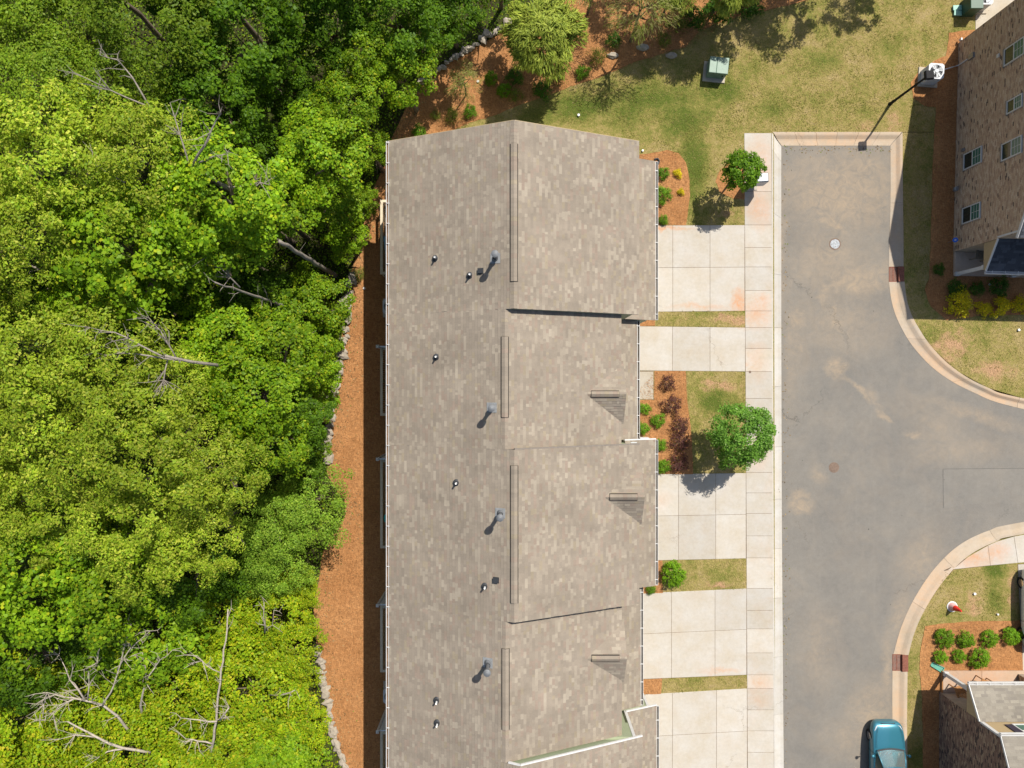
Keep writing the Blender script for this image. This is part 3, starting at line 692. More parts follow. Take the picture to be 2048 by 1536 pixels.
        if i == 2:     # small boxed eave return at the front corner
            cb = MB(); zz = ze - 0.25; cb.face([(wallx-0.05, yn + 0.09, zz), (xe - 0.05, yn + 0.09, zz), (xe - 0.10, yn + 0.06, zz + 0.12), (wallx-0.05, yn + 0.06, zz + 0.2)]); 
            cb.build('eave_return', M['vinyl'], right)
            cb = MB(); cb.box(6.56, 7.02, yn + 0.02, yn + 0.10, 2.6, 3.12); cb.build('fascia', M['white'], low)
# back gutter
gm = MB(); ya, yb = -24.0, 11.44
gm.box(XL - 0.03, XL - 0.01, ya, yb, ZE - 0.14, ZE + 0.01); gm.box(XL - 0.12, XL - 0.03, ya, yb, ZE - 0.14, ZE - 0.125); gm.box(XL - 0.145, XL - 0.12, ya, yb, ZE - 0.14, ZE - 0.01)
gm.box(XL - 0.12, XL - 0.03, yb - 0.02, yb, ZE - 0.125, ZE - 0.01)
y = ya + 0.2
while y < yb: gm.box(XL - 0.125, XL + 0.03, y, y + 0.025, ZE - 0.02, ZE + 0.03); y += 0.95
gt = gm.build('gutter', M['white'], tw)
gm = MB(); gm.box(XL - 0.119, XL - 0.031, ya + .02, yb - .03, ZE - 0.124, ZE - 0.07); gm.build('gutter_fill', plain('gutter_litter', (0.15, 0.095, 0.06), 0.95, 0.1, var=.5, scale=3), gt)
# ridge vents: dark slot under a shingled cap
def ridge_vent(rx, z1, ya, yb, parent, hw=0.145, axis='y', pitch=PITCH):
    def T(a, b, c): return (rx + a, b, z1 + c) if axis == 'y' else (b, rx + a, z1 + c)
    mb = MB()
    for sg in (-1, 1):
        q = [T(0, ya, .045), T(sg*(hw + .03), ya, .045 - pitch*(hw + .03)), T(sg*(hw + .03), yb, .045 - pitch*(hw + .03)), T(0, yb, .045)]
        mb.face(q)
        r = [T(sg*(hw + .03), ya, .045 - pitch*(hw+.03)), T(sg*(hw + .03), yb, .045 - pitch*(hw+.03)), T(sg*(hw + .03), yb, -.02 - pitch*(hw+.03)), T(sg*(hw + .03), ya, -.02 - pitch*(hw+.03))]
        mb.face(r)
    v = mb.build('ridge_vent', M['darkgap'], parent)
    mb = MB(); y = ya + 0.01
    while y < yb - 0.02:
        c = pick(PAL); e = min(y + 0.21, yb - 0.01); t = .075
        for sg in (-1, 1):
            mb.face([T(0, y, t), T(sg*hw, y, t - pitch*hw), T(sg*hw, e, t - pitch*hw - .004), T(0, e, t - .004)], c)
            mb.face([T(sg*hw, y, t - pitch*hw), T(sg*hw, e, t - pitch*hw - .004), T(sg*hw, e, .05 - pitch*hw), T(sg*hw, y, .05 - pitch*hw)], c)
        mb.face([T(-hw, y, t - pitch*hw), T(0, y, t), T(hw, y, t - pitch*hw), T(hw, y, .05 - pitch*hw), T(0, y, .05), T(-hw, y, .05 - pitch*hw)], tuple(k*.8 for k in c))
        y += 0.2
    mb.build('vent_cap', M['shingle'], v)
for i, (a, b) in enumerate(((287, 563), (673, 835), (931, 1207), (1297, 1460))):
    z1 = zr(UNITS[i][2]); k = kz(z1)
    ridge_vent(UNITS[i][2], z1, (768 - b) * k, (768 - a) * k, tw)
# cross-gable dormers
for (ui, yc) in ((1, -0.46), (2, -5.2), (3, -12.62)):
    yn, ys_, rx, xe, xo = UNITS[ui]; xf = xe + 0.12; zf = zr(rx) - PITCH * (xf - rx)
    zd = zf + 0.84; hw = 1.42; q = 0.84 / hw; xb = rx + (zr(rx) - zd) / PITCH - 0.25
    dm = MB(); wx = xf - 0.12
    dm.face([(wx, yc - hw + .1, zf), (wx, yc + hw - .1, zf), (wx, yc, zd - .1)]); dm.box(wx - .05, wx - .002, yc - hw + .12, yc + hw - .12, zf - 0.7, zf)
    d = dm.build('dormer', M['sage'], tw)
    c2 = 1 / math.sqrt(1 + q*q)
    for sg in (-1, 1):
        o = (xb, yc + sg*hw, zf); 
        mb = MB(); v = Vector((0, -sg, q)).normalized(); u = Vector((1, 0, 0)); n = Vector((0, sg*q, 1)).normalized(); Wd = hw / c2; Ld = xf - xb
        t = [Vector(o), Vector(o) + u*Ld, Vector(o) + u*Ld + v*Wd, Vector(o) + v*Wd]; bt = [p - n*.07 for p in t]
        for ff in (t, bt, [t[1], t[2], bt[2], bt[1]], [t[0], t[1], bt[1], bt[0]]): mb.face(ff)
        dk = mb.build('dormer_roof', M['roof_deck'], d)
        sh = shingles(o, u, v, Ld, Wd, d)
    ridge_vent(yc, zd, xf - 1.62, xf - 0.33, tw, hw=0.13, axis='x', pitch=q)

# pipes, flues and box vents on the back slope
def on_back(px, py):
    z = 7.2
    for _ in range(6): p = P(px, py, z); z = ZE + PITCH * (p.x - XL)
    return P(px, py, z)
for (x, y) in ((871,517),(940,551),(873,714),(913,965),(970,1172),(874,1400),(875,1445)):
    p = on_back(x, y); mb = MB()
    mb.lathe([(0.16, -0.06), (0.155, 0.035), (0.085, 0.08), (0.068, 0.20)], p, 12)
    v = mb.build('vent_pipe', M['rubber'], tw)
    pm = MB(); pm.lathe([(0.042, 0.02), (0.042, 0.40), (0.032, 0.40), (0.032, 0.36)], p, 12); pm.build('pipe', M['pvc'], v)
for (x, y) in ((962,542),(993,1160)):
    p = on_back(x, y); mb = MB(); A = math.atan(PITCH)
    Mx = Matrix.Translation(p) @ Matrix.Rotation(-A, 4, 'Y')
    mb.box(-.10, .10, -.09, .09, -0.02, 0.09, M=Mx); mb.box(-.12, .12, -.11, .11, 0.09, 0.115, M=Mx); mb.box(-.15, .13, -.13, .13, 0.015, 0.03, M=Mx)
    mb.build('box_vent', M['rubber'], tw)
for (x, y, h, tilt) in ((991,517,1.2,0), (984,815,1.1,0), (1001,1026,1.2,1), (976,1325,1.2,1)):
    p = on_back(x, y); mb = MB(); A = math.atan(PITCH); Mx = Matrix.Translation(p) @ Matrix.Rotation(-A, 4, 'Y')
    mb.lathe([(0.16, -0.02), (0.11, 0.12), (0.08, 0.16), (0.08, h - 0.18), (0.15, h - 0.16), (0.16, h - 0.03), (0.10, h), (0.03, h + 0.02)], p, 14)
    f = mb.build('flue', M['flue'], tw)
    fm = MB(); fm.box(-.24, .24, -.22, .22, 0.02, 0.032, M=Mx); fm.build('flashing', M['flashing'], f)
    rm = MB(); rm.lathe([(0.085, .34), (0.12, .35), (0.12, .37), (0.085, .38)], p, 14); rm.build('storm_collar', M['rubber'], f)

# ------------------------------------------------------------------ decks, screens and patio things behind the row
def deck(ya, yb, label, sunny=False):
    za = 0.32; top = za + 0.95; xo = -7.02; xi = XL + 0.43
    y1 = (768 - ya) * kz(top); y0 = (768 - yb) * kz(top)
    t = thing('deck', (xi - 0.8, (y0 + y1) / 2, 0), label, 'deck', 'decks behind the townhouses')
    y = y0
    while y < y1 - 0.02:
        mb = MB(); mb.cbox(xo + 0.03, xi, y, min(y + 0.132, y1), za - 0.03, za + rnd.uniform(-.002, .002), 0.006); mb.build('plank', M['deck_wood'], t); y += 0.14
    mb = MB()
    for x in (xo + 0.06, xi - 0.1): mb.box(x - .03, x + .03, y0 + .02, y1 - .02, za - 0.22, za - 0.031)
    mb.build('joist', M['deck_wood'], t)
    ps = [(xo, y0), (xo, y1), (xo, (y0 + y1) / 2), (xi - 0.06, y0), (xi - 0.06, y1)]
    for (x, yy) in ps:
        mb = MB(); mb.box(x - .045, x + .045, yy - .045, yy + .045, 0, top - 0.03); mb.build('post', M['tan_wood'], t)
    mb = MB(); mb.cbox(xo - .07, xo + .07, y0 - .07, y1 + .07, top - .03, top, .008); mb.build('top_rail', M['tan_wood'], t)
    for yy in (y0, y1):
        mb = MB(); mb.cbox(xo + .072, xi, yy - .07, yy + .07, top - .03, top, .008); mb.build('top_rail', M['tan_wood'], t)
    n = int((y1 - y0) / 0.12)
    for j in range(1, n):
        yy = y0 + (y1 - y0) * j / n; mb = MB(); mb.box(xo - .015, xo + .015, yy - .015, yy + .015, za + 0.05, top - .032); mb.build('baluster', M['tan_wood'], t)
    for yy in (y0, y1):
        for j in range(1, 12):
            x = xo + (xi - xo) * j / 12; mb = MB(); mb.box(x - .015, x + .015, yy - .015, yy + .015, za + 0.05, top - .032); mb.build('baluster', M['tan_wood'], t)
    return t
deck(402, 546, 'northernmost deck, its rail corner in the sun, behind the townhouses')
deck(697, 829, 'second deck from the north, slatted, behind the townhouses')
deck(922, 1094, 'middle deck behind the townhouses, with the turquoise round table')
deck(1214, 1342, 'second deck from the south, with striped cushions, behind the townhouses')
deck(1466, 1660, 'southernmost deck, cut by the bottom edge, behind the townhouses')
def screen(py, label):
    top = 2.35; x0 = -7.0; x1 = XL + 0.43; y = (768 - py) * kz(top)
    t = thing('privacy_screen', (x0, y, 0), label, 'screen', 'white screens between the decks')
    mb = MB(); n = 9
    for j in range(n):
        a = x0 + 0.06 + (x1 - x0 - 0.06) * j / n; b = x0 + 0.06 + (x1 - x0 - 0.06) * (j + 1) / n
        bd = MB(); bd.box(a + .003, b - .003, y - .02, y + .02, 0.36, top - 0.12); bd.build('board', M['vinyl'], t)
    for z in (0.34, top - 0.10):
        rb = MB(); rb.box(x0 + .05, x1, y - .035, y + .035, z - .04, z + .06); rb.build('rail', M['vinyl'], t)
    pm = MB(); pm.box(x0 - .065, x0 + .05, y - .06, y + .06, 0, top + 0.08); pm.build('post', M['white'], t)
    cm = MB(); cm.box(x0 - .09, x0 + .075, y - .085, y + .085, top + .08, top + .11); n = len(cm.v)
    cm.face([(x0-.09,y-.085,top+.11),(x0+.075,y-.085,top+.11),(x0,y,top+.18)]); cm.face([(x0+.075,y-.085,top+.11),(x0+.075,y+.085,top+.11),(x0,y,top+.18)])
    cm.face([(x0+.075,y+.085,top+.11),(x0-.09,y+.085,top+.11),(x0,y,top+.18)]); cm.face([(x0-.09,y+.085,top+.11),(x0-.09,y-.085,top+.11),(x0,y,top+.18)])
    cm.build('post_cap', M['white'], t)
for py, w in ((693, 'northernmost white vinyl screen, beside the second deck'), (918, 'white vinyl screen at the north end of the middle deck'), (1210, 'white vinyl screen north of the deck with striped cushions'), (1462, 'southernmost white vinyl screen, near the bottom edge')):
    screen(py, w)
def condenser(cx, cy, w, h, label, rz=0.0):
    t = thing('air_conditioner', (cx, cy, 0), label, 'air conditioner', 'outdoor condenser units', world=False, rz=rz)
    b = w / 2
    mb = MB(); mb.cbox(-b - .12, b + .12, -b - .12, b + .12, 0.0, 0.08, .01); mb.build('pad', M['path'], t)
    c = 0.10; oct_ = [(-b + c, -b), (b - c, -b), (b, -b + c), (b, b - c), (b - c, b), (-b + c, b), (-b, b - c), (-b, -b + c)]
    mb = MB(); mb.prism(oct_, 0.08, h); 
    body = mb.build('casing', M['ac_grey'], t)
    lv = MB()
    for j in range(8):
        z = 0.16 + (h - 0.28) * j / 7
        for (x0, x1, y0, y1) in ((-b+c, b-c, -b-.006, -b), (-b+c, b-c, b, b+.006), (-b-.006, -b, -b+c, b-c), (b, b+.006, -b+c, b-c)): lv.box(x0, x1, y0, y1, z, z + .02)
    lv.build('louvre', M['ac_grey'], body)
    fan = MB(); fan.lathe([(b*.80, 0), (b*.80, .004)], (0, 0, h), 28); well = fan.build('fan_opening', M['black'], t)
    bl = MB()
    for j in range(4):
        a = j * math.pi / 2 + .4; d = Vector((math.cos(a), math.sin(a), 0)); s = Vector((-d.y, d.x, 0))
        bl.face([d*.10 + s*-.05 + Vector((0,0,h+.010)), d*b*.74 + s*-.10 + Vector((0,0,h+.008)), d*b*.72 + s*.14 + Vector((0,0,h+.020)), d*.10 + s*.07 + Vector((0,0,h+.016))])
    bl.lathe([(.10, 0), (.10, .025)], (0, 0, h + .004), 14); bl.build('fan_blade', M['steel'], t)
    gr = MB()
    for rr in (.22, .36, .5, .64, .8):
        pts = [(b*rr*math.cos(q*math.pi/14), b*rr*math.sin(q*math.pi/14), h + .04) for q in range(29)]; gr.tube(pts, .006, 4, cap=False)
    for j in range(12):
        a = j * math.pi / 6; gr.bar((.08*math.cos(a), .08*math.sin(a), h+.04), (b*.82*math.cos(a), b*.82*math.sin(a), h+.04), .008)
    gr.lathe([(.09, .03), (.09, .05)], (0, 0, h), 14); gr.build('fan_guard', M['steel'], t)
    return t
condenser(P(1873,142,.85).x, P(1873,142,.85).y, 0.84, 0.85, 'grey condenser unit beside the brick house wall, under the street lamp', R(-4))
condenser(P(785,616).x, P(785,616).y, 0.8, 0.8, 'condenser unit half hidden under the eave between the first two decks')
condenser(P(786,1380).x, P(786,1380).y, 0.8, 0.8, 'condenser unit half hidden under the eave north of the southernmost deck')
condenser(P(1972,-6,.8).x, P(1972,-6,.8).y, 0.8, 0.8, 'condenser unit cut by the top edge on the concrete patio')
# canvas-covered table and the rest of the patio things
def quad_table(name, x0, x1, y0, y1, z, mat, label, cat, skew=0.0):
    t = thing(name, ((x0+x1)/2, (y0+y1)/2, 0), label, cat); mb = MB()
    n = len(mb.v); tp = [(x0, y1, z+.03), (x1, y1, z+.1), (x1, y0, z+.1), (x0 + skew, y0, z+.03)]
    mb.face(tp); mb.face([(a, b, c - .05) for a, b, c in reversed(tp)])
    for i in range(4):
        a, b = tp[i], tp[(i+1) % 4]; mb.face([a, b, (b[0], b[1], b[2]-.05), (a[0], a[1], a[2]-.05)])
    mb.build('canopy', mat, t)
    for (a, b, c) in tp:
        lg = MB(); lg.bar((a*.96 + .04*(x0+x1)/2, b*.96 + .04*(y0+y1)/2, 0.3), (a*.96 + .04*(x0+x1)/2, b*.96 + .04*(y0+y1)/2, c - .05), .04); lg.build('leg', M['black'], t)
a = P(766, 472, 2.1); b = P(772, 527, 2.1)
quad_table('canopy_swing', a.x, XL + .5, b.y, a.y, 2.0, M['blue_cover'], 'blue-grey canvas canopy over a seat on the northernmost deck', 'canopy', b.x - a.x)
p = P(779, 1037, 1.05); t = thing('round_table', (p.x, p.y, 0.32), 'round turquoise table on the middle deck, half under the eave', 'table')
mb = MB(); mb.lathe([(.30, 0), (.32, .01), (.32, .03), (.30, .04)], (p.x, p.y, 1.02), 28); mb.build('table_top', M['aqua'], t)
mb = MB(); mb.lathe([(.2, 0), (.05, .03), (.035, .3), (.04, .7)], (p.x, p.y, .32), 12); mb.build('leg', M['black'], t)
p = P(781, 1305, .8); t = thing('lounge_chair', (p.x, p.y, .32), 'lounge chair with blue and white striped cushion on a deck', 'chair')
for j in range(7):
    mb = MB(); mb.cbox(p.x - .15, p.x + .5, p.y - .6 + j*.17, p.y - .6 + j*.17 + .168, .72, .82, .02); mb.build('cushion_stripe', M['blue'] if j % 2 else M['white'], t)
mb = MB(); mb.box(p.x - .2, p.x + .55, p.y - .65, p.y + .65, .66, .719)
for dx in (-.15, .45):
    for dy in (-.6, .6): mb.bar((p.x+dx, p.y+dy, .32), (p.x+dx, p.y+dy, .66), .05)
mb.build('chair_frame', M['black'], t)
p = P(784, 1515, .9); t = thing('storage_box', (p.x, p.y, .32), 'pale storage box on the southernmost deck, under the eave', 'box')
mb = MB(); mb.cbox(p.x - .3, p.x + .3, p.y - .35, p.y + .35, .33, .85, .03); mb.build('box_body', M['vinyl'], t)
mb = MB(); mb.cbox(p.x - .33, p.x + .33, p.y - .38, p.y + .38, .852, .91, .02); mb.build('lid', M['ac_grey'], t)
for (x, y, lb) in ((778, 556, 'grey concrete step at the south end of the northernmost deck'), (781, 1176, 'grey concrete step beside the screen on the second deck from the south'), (781, 1425, 'grey concrete step north of the southernmost screen')):
    p = P(x + 6, y, .2); t = MB(); t.cbox(p.x - .32, p.x + .4, p.y - .4, p.y + .4, 0.02, .2, .02); o = t.build('doorstep', M['path']); tag(o, lb, 'step')

# ------------------------------------------------------------------ brick houses on the right
BR = [((0.50, 0.36, 0.24), 38), ((0.44, 0.30, 0.20), 30), ((0.54, 0.41, 0.29), 18), ((0.36, 0.24, 0.165), 10), ((0.14, 0.105, 0.08), 4)]
BR_D = [((0.26, 0.17, 0.12), 34), ((0.20, 0.125, 0.092), 34), ((0.34, 0.24, 0.16), 18), ((0.09, 0.065, 0.055), 14)]
def bricks_west(parent, x, y0, y1, ztop, pal, holes=(), name='brick_courses'):
    """running-bond bricks standing 9 mm proud of the mortar on a wall that faces -x; ztop(y) gives the wall head"""
    mb = MB(); row = 0; z = 0.01
    while z < 9.5:
        y = y0 + (0.0 if row % 2 else -0.105); any_ = False
        while y < y1:
            a = max(y0, y); b = min(y1, y + 0.2); y += 0.21
            if b - a < 0.03: continue
            ym = (a + b) / 2
            if z + 0.065 > ztop(ym): continue
            any_ = True
            if any(h[0] - .0 < ym < h[1] and h[2] - .05 < z < h[3] for h in holes): continue
            c = pick(pal); d = 0.009 + rnd.uniform(-.003, .003); z1 = z + 0.065
            f = [(x-d,a,z),(x-d,a,z1),(x-d,b,z1),(x-d,b,z)]; k = [(x,a,z),(x,a,z1),(x,b,z1),(x,b,z)]
            mb.face(f, c)
            for i in range(4):
                j = (i+1) % 4; mb.face([k[i], k[j], f[j], f[i]], c)
        z += 0.075; row += 1
        if not any_: break
    o = mb.build(name, M['brick'], parent); o['kind'] = 'stuff'; return o
def window_west(parent, x, yc, w, z0, z1, glass2=None):
    f = MB(); t = .055
    y0, y1 = yc - w/2, yc + w/2
    f.box(x-.05, x+.02, y0-t, y0, z0-t, z1+t); f.box(x-.05, x+.02, y1, y1+t, z0-t, z1+t)
    f.box(x-.05, x+.02, y0, y1, z0-t, z0); f.box(x-.05, x+.02, y0, y1, z1, z1+t)
    zm = (z0+z1)/2; f.box(x-.045, x+.02, y0, y1, zm-.03, zm+.03)
    wd = f.build('window', M['white'], parent)
    g1 = MB(); g1.face([(x-.022,y0,z0),(x-.022,y0,zm-.03),(x-.022,y1,zm-.03),(x-.022,y1,z0)]); g1.build('pane', M['glass'], wd)
    g2 = MB(); g2.face([(x-.030,y0,zm+.03),(x-.030,y0,z1),(x-.030,y1,z1),(x-.030,y1,zm+.03)]); g2.build('pane', glass2 or M['glass_green'], wd)
    mu = MB(); mu.box(x-.040, x-.028, yc-.008, yc+.008, zm+.03, z1)
    for q in (1/3, 2/3): mu.box(x-.039, x-.029, y0, y1, zm+.03+(z1-zm-.03)*q-.008, zm+.03+(z1-zm-.03)*q+.008)
    mu.build('glazing_bars', M['white'], wd)
    sl = MB(); sl.box(x-.07, x-.0, y0-.1, y1+.1, z0-t-.07, z0-t-.002); sl.build('sill', M['mortar'], wd)

sw = P(1906, 504); h1rz = -math.atan2(11/36, 416/36)
h1 = thing('brick_house', (sw.x, sw.y, 0), 'two-storey tan brick house with six white windows, upper right of the photo', 'house', world=False, rz=h1rz)
HL = 11.62; HE = 5.6; HP = 8.35
def head(y): return HE + (HP - HE) * (1 - abs(y - HL/2) / (HL/2))
mb = MB(); pr = [(0,0),(HL,0),(HL,HE),(HL/2,HP),(0,HE)]
A = [Vector((0, y, z)) for y, z in pr]; B = [Vector((10, y, z)) for y, z in pr]
mb.face(list(reversed(A))); mb.face(B)
for j in range(5):
    k = (j+1) % 5; mb.face([A[j], A[k], B[k], B[j]])
mb.build('wall', M['mortar'], h1)
WIN = []
def loc1(px, py, z):      # photograph measurement on the west wall -> local y
    p = P(px, py, z) - Vector((sw.x, sw.y, 0)); return (Matrix.Rotation(-h1rz, 3, 'Z') @ p).y
for (px, ya, yb, z0, z1) in ((1929, 418, 447, .85, 2.2), (1931, 310, 339, .85, 2.2), (2008, 290, 321, 3.85, 5.15), (2018, 204, 227, 4.15, 5.1), (2010, 100, 131, 3.85, 5.15)):
    a, b = loc1(px, ya, z0), loc1(px, yb, z0); WIN.append(((a+b)/2, abs(a-b) - .02, z0, z1))
bricks_west(h1, 0.0, 0.0, HL, head, BR, [(c - w/2 - .06, c + w/2 + .06, z0 - .13, z1 + .06) for c, w, z0, z1 in WIN])
for i, (c, w, z0, z1) in enumerate(WIN): window_west(h1, -.01, c, w, z0, z1)
q1 = (HP - HE) / (HL / 2)
slope('roof_slope', (-.32, -.35, HE - .35*q1 + .12), (1,0,0), (0,1,q1), 10.6, (HL/2 + .35) * math.sqrt(1+q1*q1), h1, PAL_DARK)
slope('roof_slope', (-.32, HL + .35, HE - .35*q1 + .12), (1,0,0), (0,-1,q1), 10.6, (HL/2 + .35) * math.sqrt(1+q1*q1), h1, PAL_DARK)
mb = MB(); mb.bar((-.335, -.35, HE - .35*q1 + .03), (-.335, HL/2, HP + .03), .03, .16); mb.build('rake_board', M['white'], h1)
mb = MB(); mb.bar((-.335, HL + .35, HE - .35*q1 + .03), (-.335, HL/2, HP + .03), .03, .16); mb.build('rake_board', M['white'], h1)
# porch: floor, dark roof, posts, beam
mb = MB(); mb.cbox(0.02, 9, -1.32, -0.01, 0, .16, .01); mb.build('porch_floor', M['porch_floor'], h1)
pr_ = slope('porch_roof', (0.0, -1.50, 2.82), (1,0,0), (0,1.5,.88), 9.6, math.hypot(1.5,.88), h1, PAL_DARK, .09)
mb = MB(); mb.face([(0.03, -1.42, 2.55), (0.03, -1.42, 2.74), (0.03, -.01, 3.56), (0.03, -.01, 2.55)]); mb.face([(0.10, -1.42, 2.55), (0.10, -.01, 2.55), (0.10, -.01, 3.56), (0.10, -1.42, 2.74)]); mb.face([(0.03,-1.42,2.55),(0.03,-.01,2.55),(0.10,-.01,2.55),(0.10,-1.42,2.55)])
mb.build('porch_gable', M['tan_panel'], h1)
mb = MB(); mb.bar((-.012, -1.5, 2.80), (-.012, 0.0, 3.68), .05, .10); mb.build('rake_board', M['white'], pr_)
gm = MB(); gm.box(0, 9.6, -1.53, -1.51, 2.68, 2.83); gm.box(0, 9.6, -1.62, -1.53, 2.68, 2.70); gm.box(0, 9.6, -1.65, -1.62, 2.68, 2.81)
for j in range(14): gm.box(.3 + j*.66, .33 + j*.66, -1.63, -1.48, 2.805, 2.85)
gm.build('gutter', M['white'], pr_)
for x in (0.12, 3.2): 
    mb = MB(); mb.box(x-.08, x+.08, -1.33, -1.17, .16, 2.55); mb.box(x-.11, x+.11, -1.36, -1.14, .162, .34); mb.box(x-.11, x+.11, -1.36, -1.14, 2.42, 2.548); mb.build('porch_post', M['white'], h1)
mb = MB(); mb.bar((-.05, .06, 3.75), (-.05, .06, 5.55), .09, .07); mb.build('downspout', M['white'], h1)
mb = MB(); mb.box(-.06, 0, loc1(1992,112,3.3)-.09, loc1(1992,112,3.3)+.09, 3.25, 3.42); mb.build('vent_hood', M['white'], h1)
mb = MB(); mb.box(-.08, 0, loc1(1922,80,.2)-.06, loc1(1922,80,.2)+.06, .15, .35); mb.build('vent_hood', M['white'], h1)
yl = loc1(1928,125,.5); mb = MB(); mb.tube([(-.9, yl-.3, .25), (-.4, yl-.1, .12), (-.07, yl, .14), (-.05, yl, .9)], .035, 8); mb.build('line_set', M['white'], h1)
mb = MB(); mb.box(-.12, 0, yl-.14, yl+.14, 1.05, 1.45); mb.build('disconnect_box', M['steel'], h1)
mb = MB(); mb.box(-.10, 0, loc1(1924,300,.7)-.08, loc1(1924,300,.7)+.08, .6, .8); mb.build('socket_box', M['steel'], h1)
ym = loc1(1902,376,.5); mb = MB(); mb.tube([(-.08, ym+.12, .0), (-.08, ym+.12, .5), (-.22, ym, .55), (-.22, ym-.1, .45)], .03, 8); mb.lathe([(.10,0),(.13,.03),(.13,.2),(.09,.25)], (-.24, ym-.05, .38), 12); mb.build('gas_meter', M['steel'], h1)
p = P(1911, 480, .7); t = thing('yard_sign', (p.x, p.y, 0), 'small round blue sign on a stake at the brick house corner', 'sign')
mb = MB(); mb.tube([(p.x, p.y, 0), (p.x, p.y, .62)], .012, 6); mb.build('stake', M['steel'], t)
mb = MB(); Mx = Matrix.Translation((p.x - .02, p.y, .72)) @ Matrix.Rotation(R(-40), 4, 'Y'); c8 = [Mx @ Vector((.14*math.cos(a*math.pi/4+.39), .14*math.sin(a*math.pi/4+.39), 0)) for a in range(8)]; d8 = [Mx @ Vector((.14*math.cos(a*math.pi/4+.39), .14*math.sin(a*math.pi/4+.39), -.012)) for a in range(8)]
mb.face(c8); mb.face(list(reversed(d8)))
for i in range(8): mb.face([d8[i], d8[(i+1)%8], c8[(i+1)%8], c8[i]])
mb.build('sign_plate', M['blue'], t)
mb = MB(); mb.box(-.045, .045, -.03, .03, .003, .006, M=Mx); mb.build('sign_mark', M['white'], t)

h2 = thing('brick_house', (23.72, -17.1, 0), 'brown brick house with a porch, cut by the lower right corner', 'house')
mb = MB(); mb.box(23.72, 33, -28, -17.1, 0, 5.5); mb.build('wall', M['mortar'], h2)
bricks_west(h2, 23.72, -28, -17.1, lambda y: 5.5 + (-17.1 - y) * .45 if y > -22.5 else 5.5 + (y + 28) * .45, BR_D)
mb = MB(); mb.face([(23.721,-28,5.5),(23.721,-17.1,5.5),(23.721,-22.55,7.95)]); mb.build('gable_wall', M['mortar'], h2)
mb = MB(); mb.box(23.74, 33, -17.099, -17.06, 3.5, 5.42); mb.build('front_wall', M['tan_siding'], h2)
rs = slope('roof_slope', (23.42, -16.86, 5.47), (1,0,0), (0,-1,.45), 10, 6.2, h2, PAL_GREY)
slope('roof_slope', (23.42, -28.3, 5.47), (1,0,0), (0,1,.45), 10, 6.2, h2, PAL_GREY)
mb = MB(); mb.bar((23.40, -16.86, 5.42), (23.40, -22.5, 5.42 + .45*5.64), .03, .10); mb.build('rake_board', M['white'], rs)
mb = MB(); mb.box(23.42, 33, -16.855, -16.82, 5.32, 5.46); mb.box(23.42, 33, -16.82, -16.76, 5.32, 5.34); mb.box(23.42, 33, -16.76, -16.735, 5.32, 5.45); mb.build('gutter', M['white'], rs)
mb = MB(); mb.box(23.62, 23.80, -17.12, -17.03, 3.6, 5.4); mb.build('corner_board', M['white'], h2)
pr2 = slope('porch_roof', (23.62, -15.55, 2.78), (1,0,0), (0,-1.5,.85), 9, math.hypot(1.5,.85), h2, PAL_GREY, .09)
mb = MB(); mb.box(23.6, 32.6, -15.545, -15.52, 2.64, 2.79); mb.box(23.6, 32.6, -15.52, -15.44, 2.64, 2.66); mb.box(23.6, 32.6, -15.44, -15.41, 2.64, 2.78)
for j in range(13): mb.box(24 + j*.66, 24.03 + j*.66, -15.56, -15.42, 2.765, 2.80)
mb.build('gutter', M['white'], pr2)
mb = MB(); mb.bar((23.60, -15.55, 2.73), (23.60, -17.05, 3.58), .04, .12); mb.build('rake_board', M['white'], pr2)
mb = MB(); mb.face([(23.66,-15.6,2.5),(23.66,-15.6,2.68),(23.66,-17.05,3.5),(23.66,-17.05,2.5)]); mb.build('porch_gable', M['tan_panel'], h2)
pf = MB(); pf.cbox(23.86, 26.0, -17.09, -15.90, 0, .15, .01); pf.build('porch_floor', M['porch_floor'], h2)
pf = MB(); pf.cbox(26.01, 29, -17.09, -15.90, 0, .15, .01); pf.build('porch_floor', M['porch_floor'], h2)
mb = MB(); mb.box(23.80, 23.855, -17.09, -15.90, 0, .16); mb.build('porch_edge', M['orange_wood'], h2)
for x in (23.96,):
    mb = MB(); mb.box(x-.09, x+.09, -16.10, -15.92, .15, 2.55); mb.box(x-.12, x+.12, -16.13, -15.89, .152, .34); mb.box(x-.12, x+.12, -16.13, -15.89, 2.4, 2.548); mb.build('porch_post', M['white'], h2)
ew = MB(); ew.box(28.0, 29.2, -17.09, -16.05, .15, 2.6); bw = ew.build('entry_wall', M['mortar'], h2)
bricks_west(bw, 28.0, -17.08, -16.06, lambda y: 2.6, BR, name='brick_courses')
mb = MB(); yy = -17.058
mb.box(24.62, 24.98, yy, yy+.05, 3.95, 5.2); mb.build('shutter', plain('purple_black_shutter', (0.03, 0.022, 0.04), .5), h2)
mb = MB(); mb.box(25.0, 25.06, yy, yy+.06, 3.9, 5.25); mb.box(26.1, 26.16, yy, yy+.06, 3.9, 5.25); mb.box(25.06, 26.1, yy, yy+.06, 3.9, 3.96); mb.box(25.06, 26.1, yy, yy+.06, 5.19, 5.25); mb.box(25.06, 26.1, yy, yy+.055, 4.55, 4.6)
wd = mb.build('window', M['white'], h2)
for z0, z1 in ((3.96, 4.55), (4.6, 5.19)):
    g_ = MB(); g_.face([(25.06,yy+.03,z0),(26.1,yy+.03,z0),(26.1,yy+.03,z1),(25.06,yy+.03,z1)]); g_.build('pane', M['glass_green'], wd)
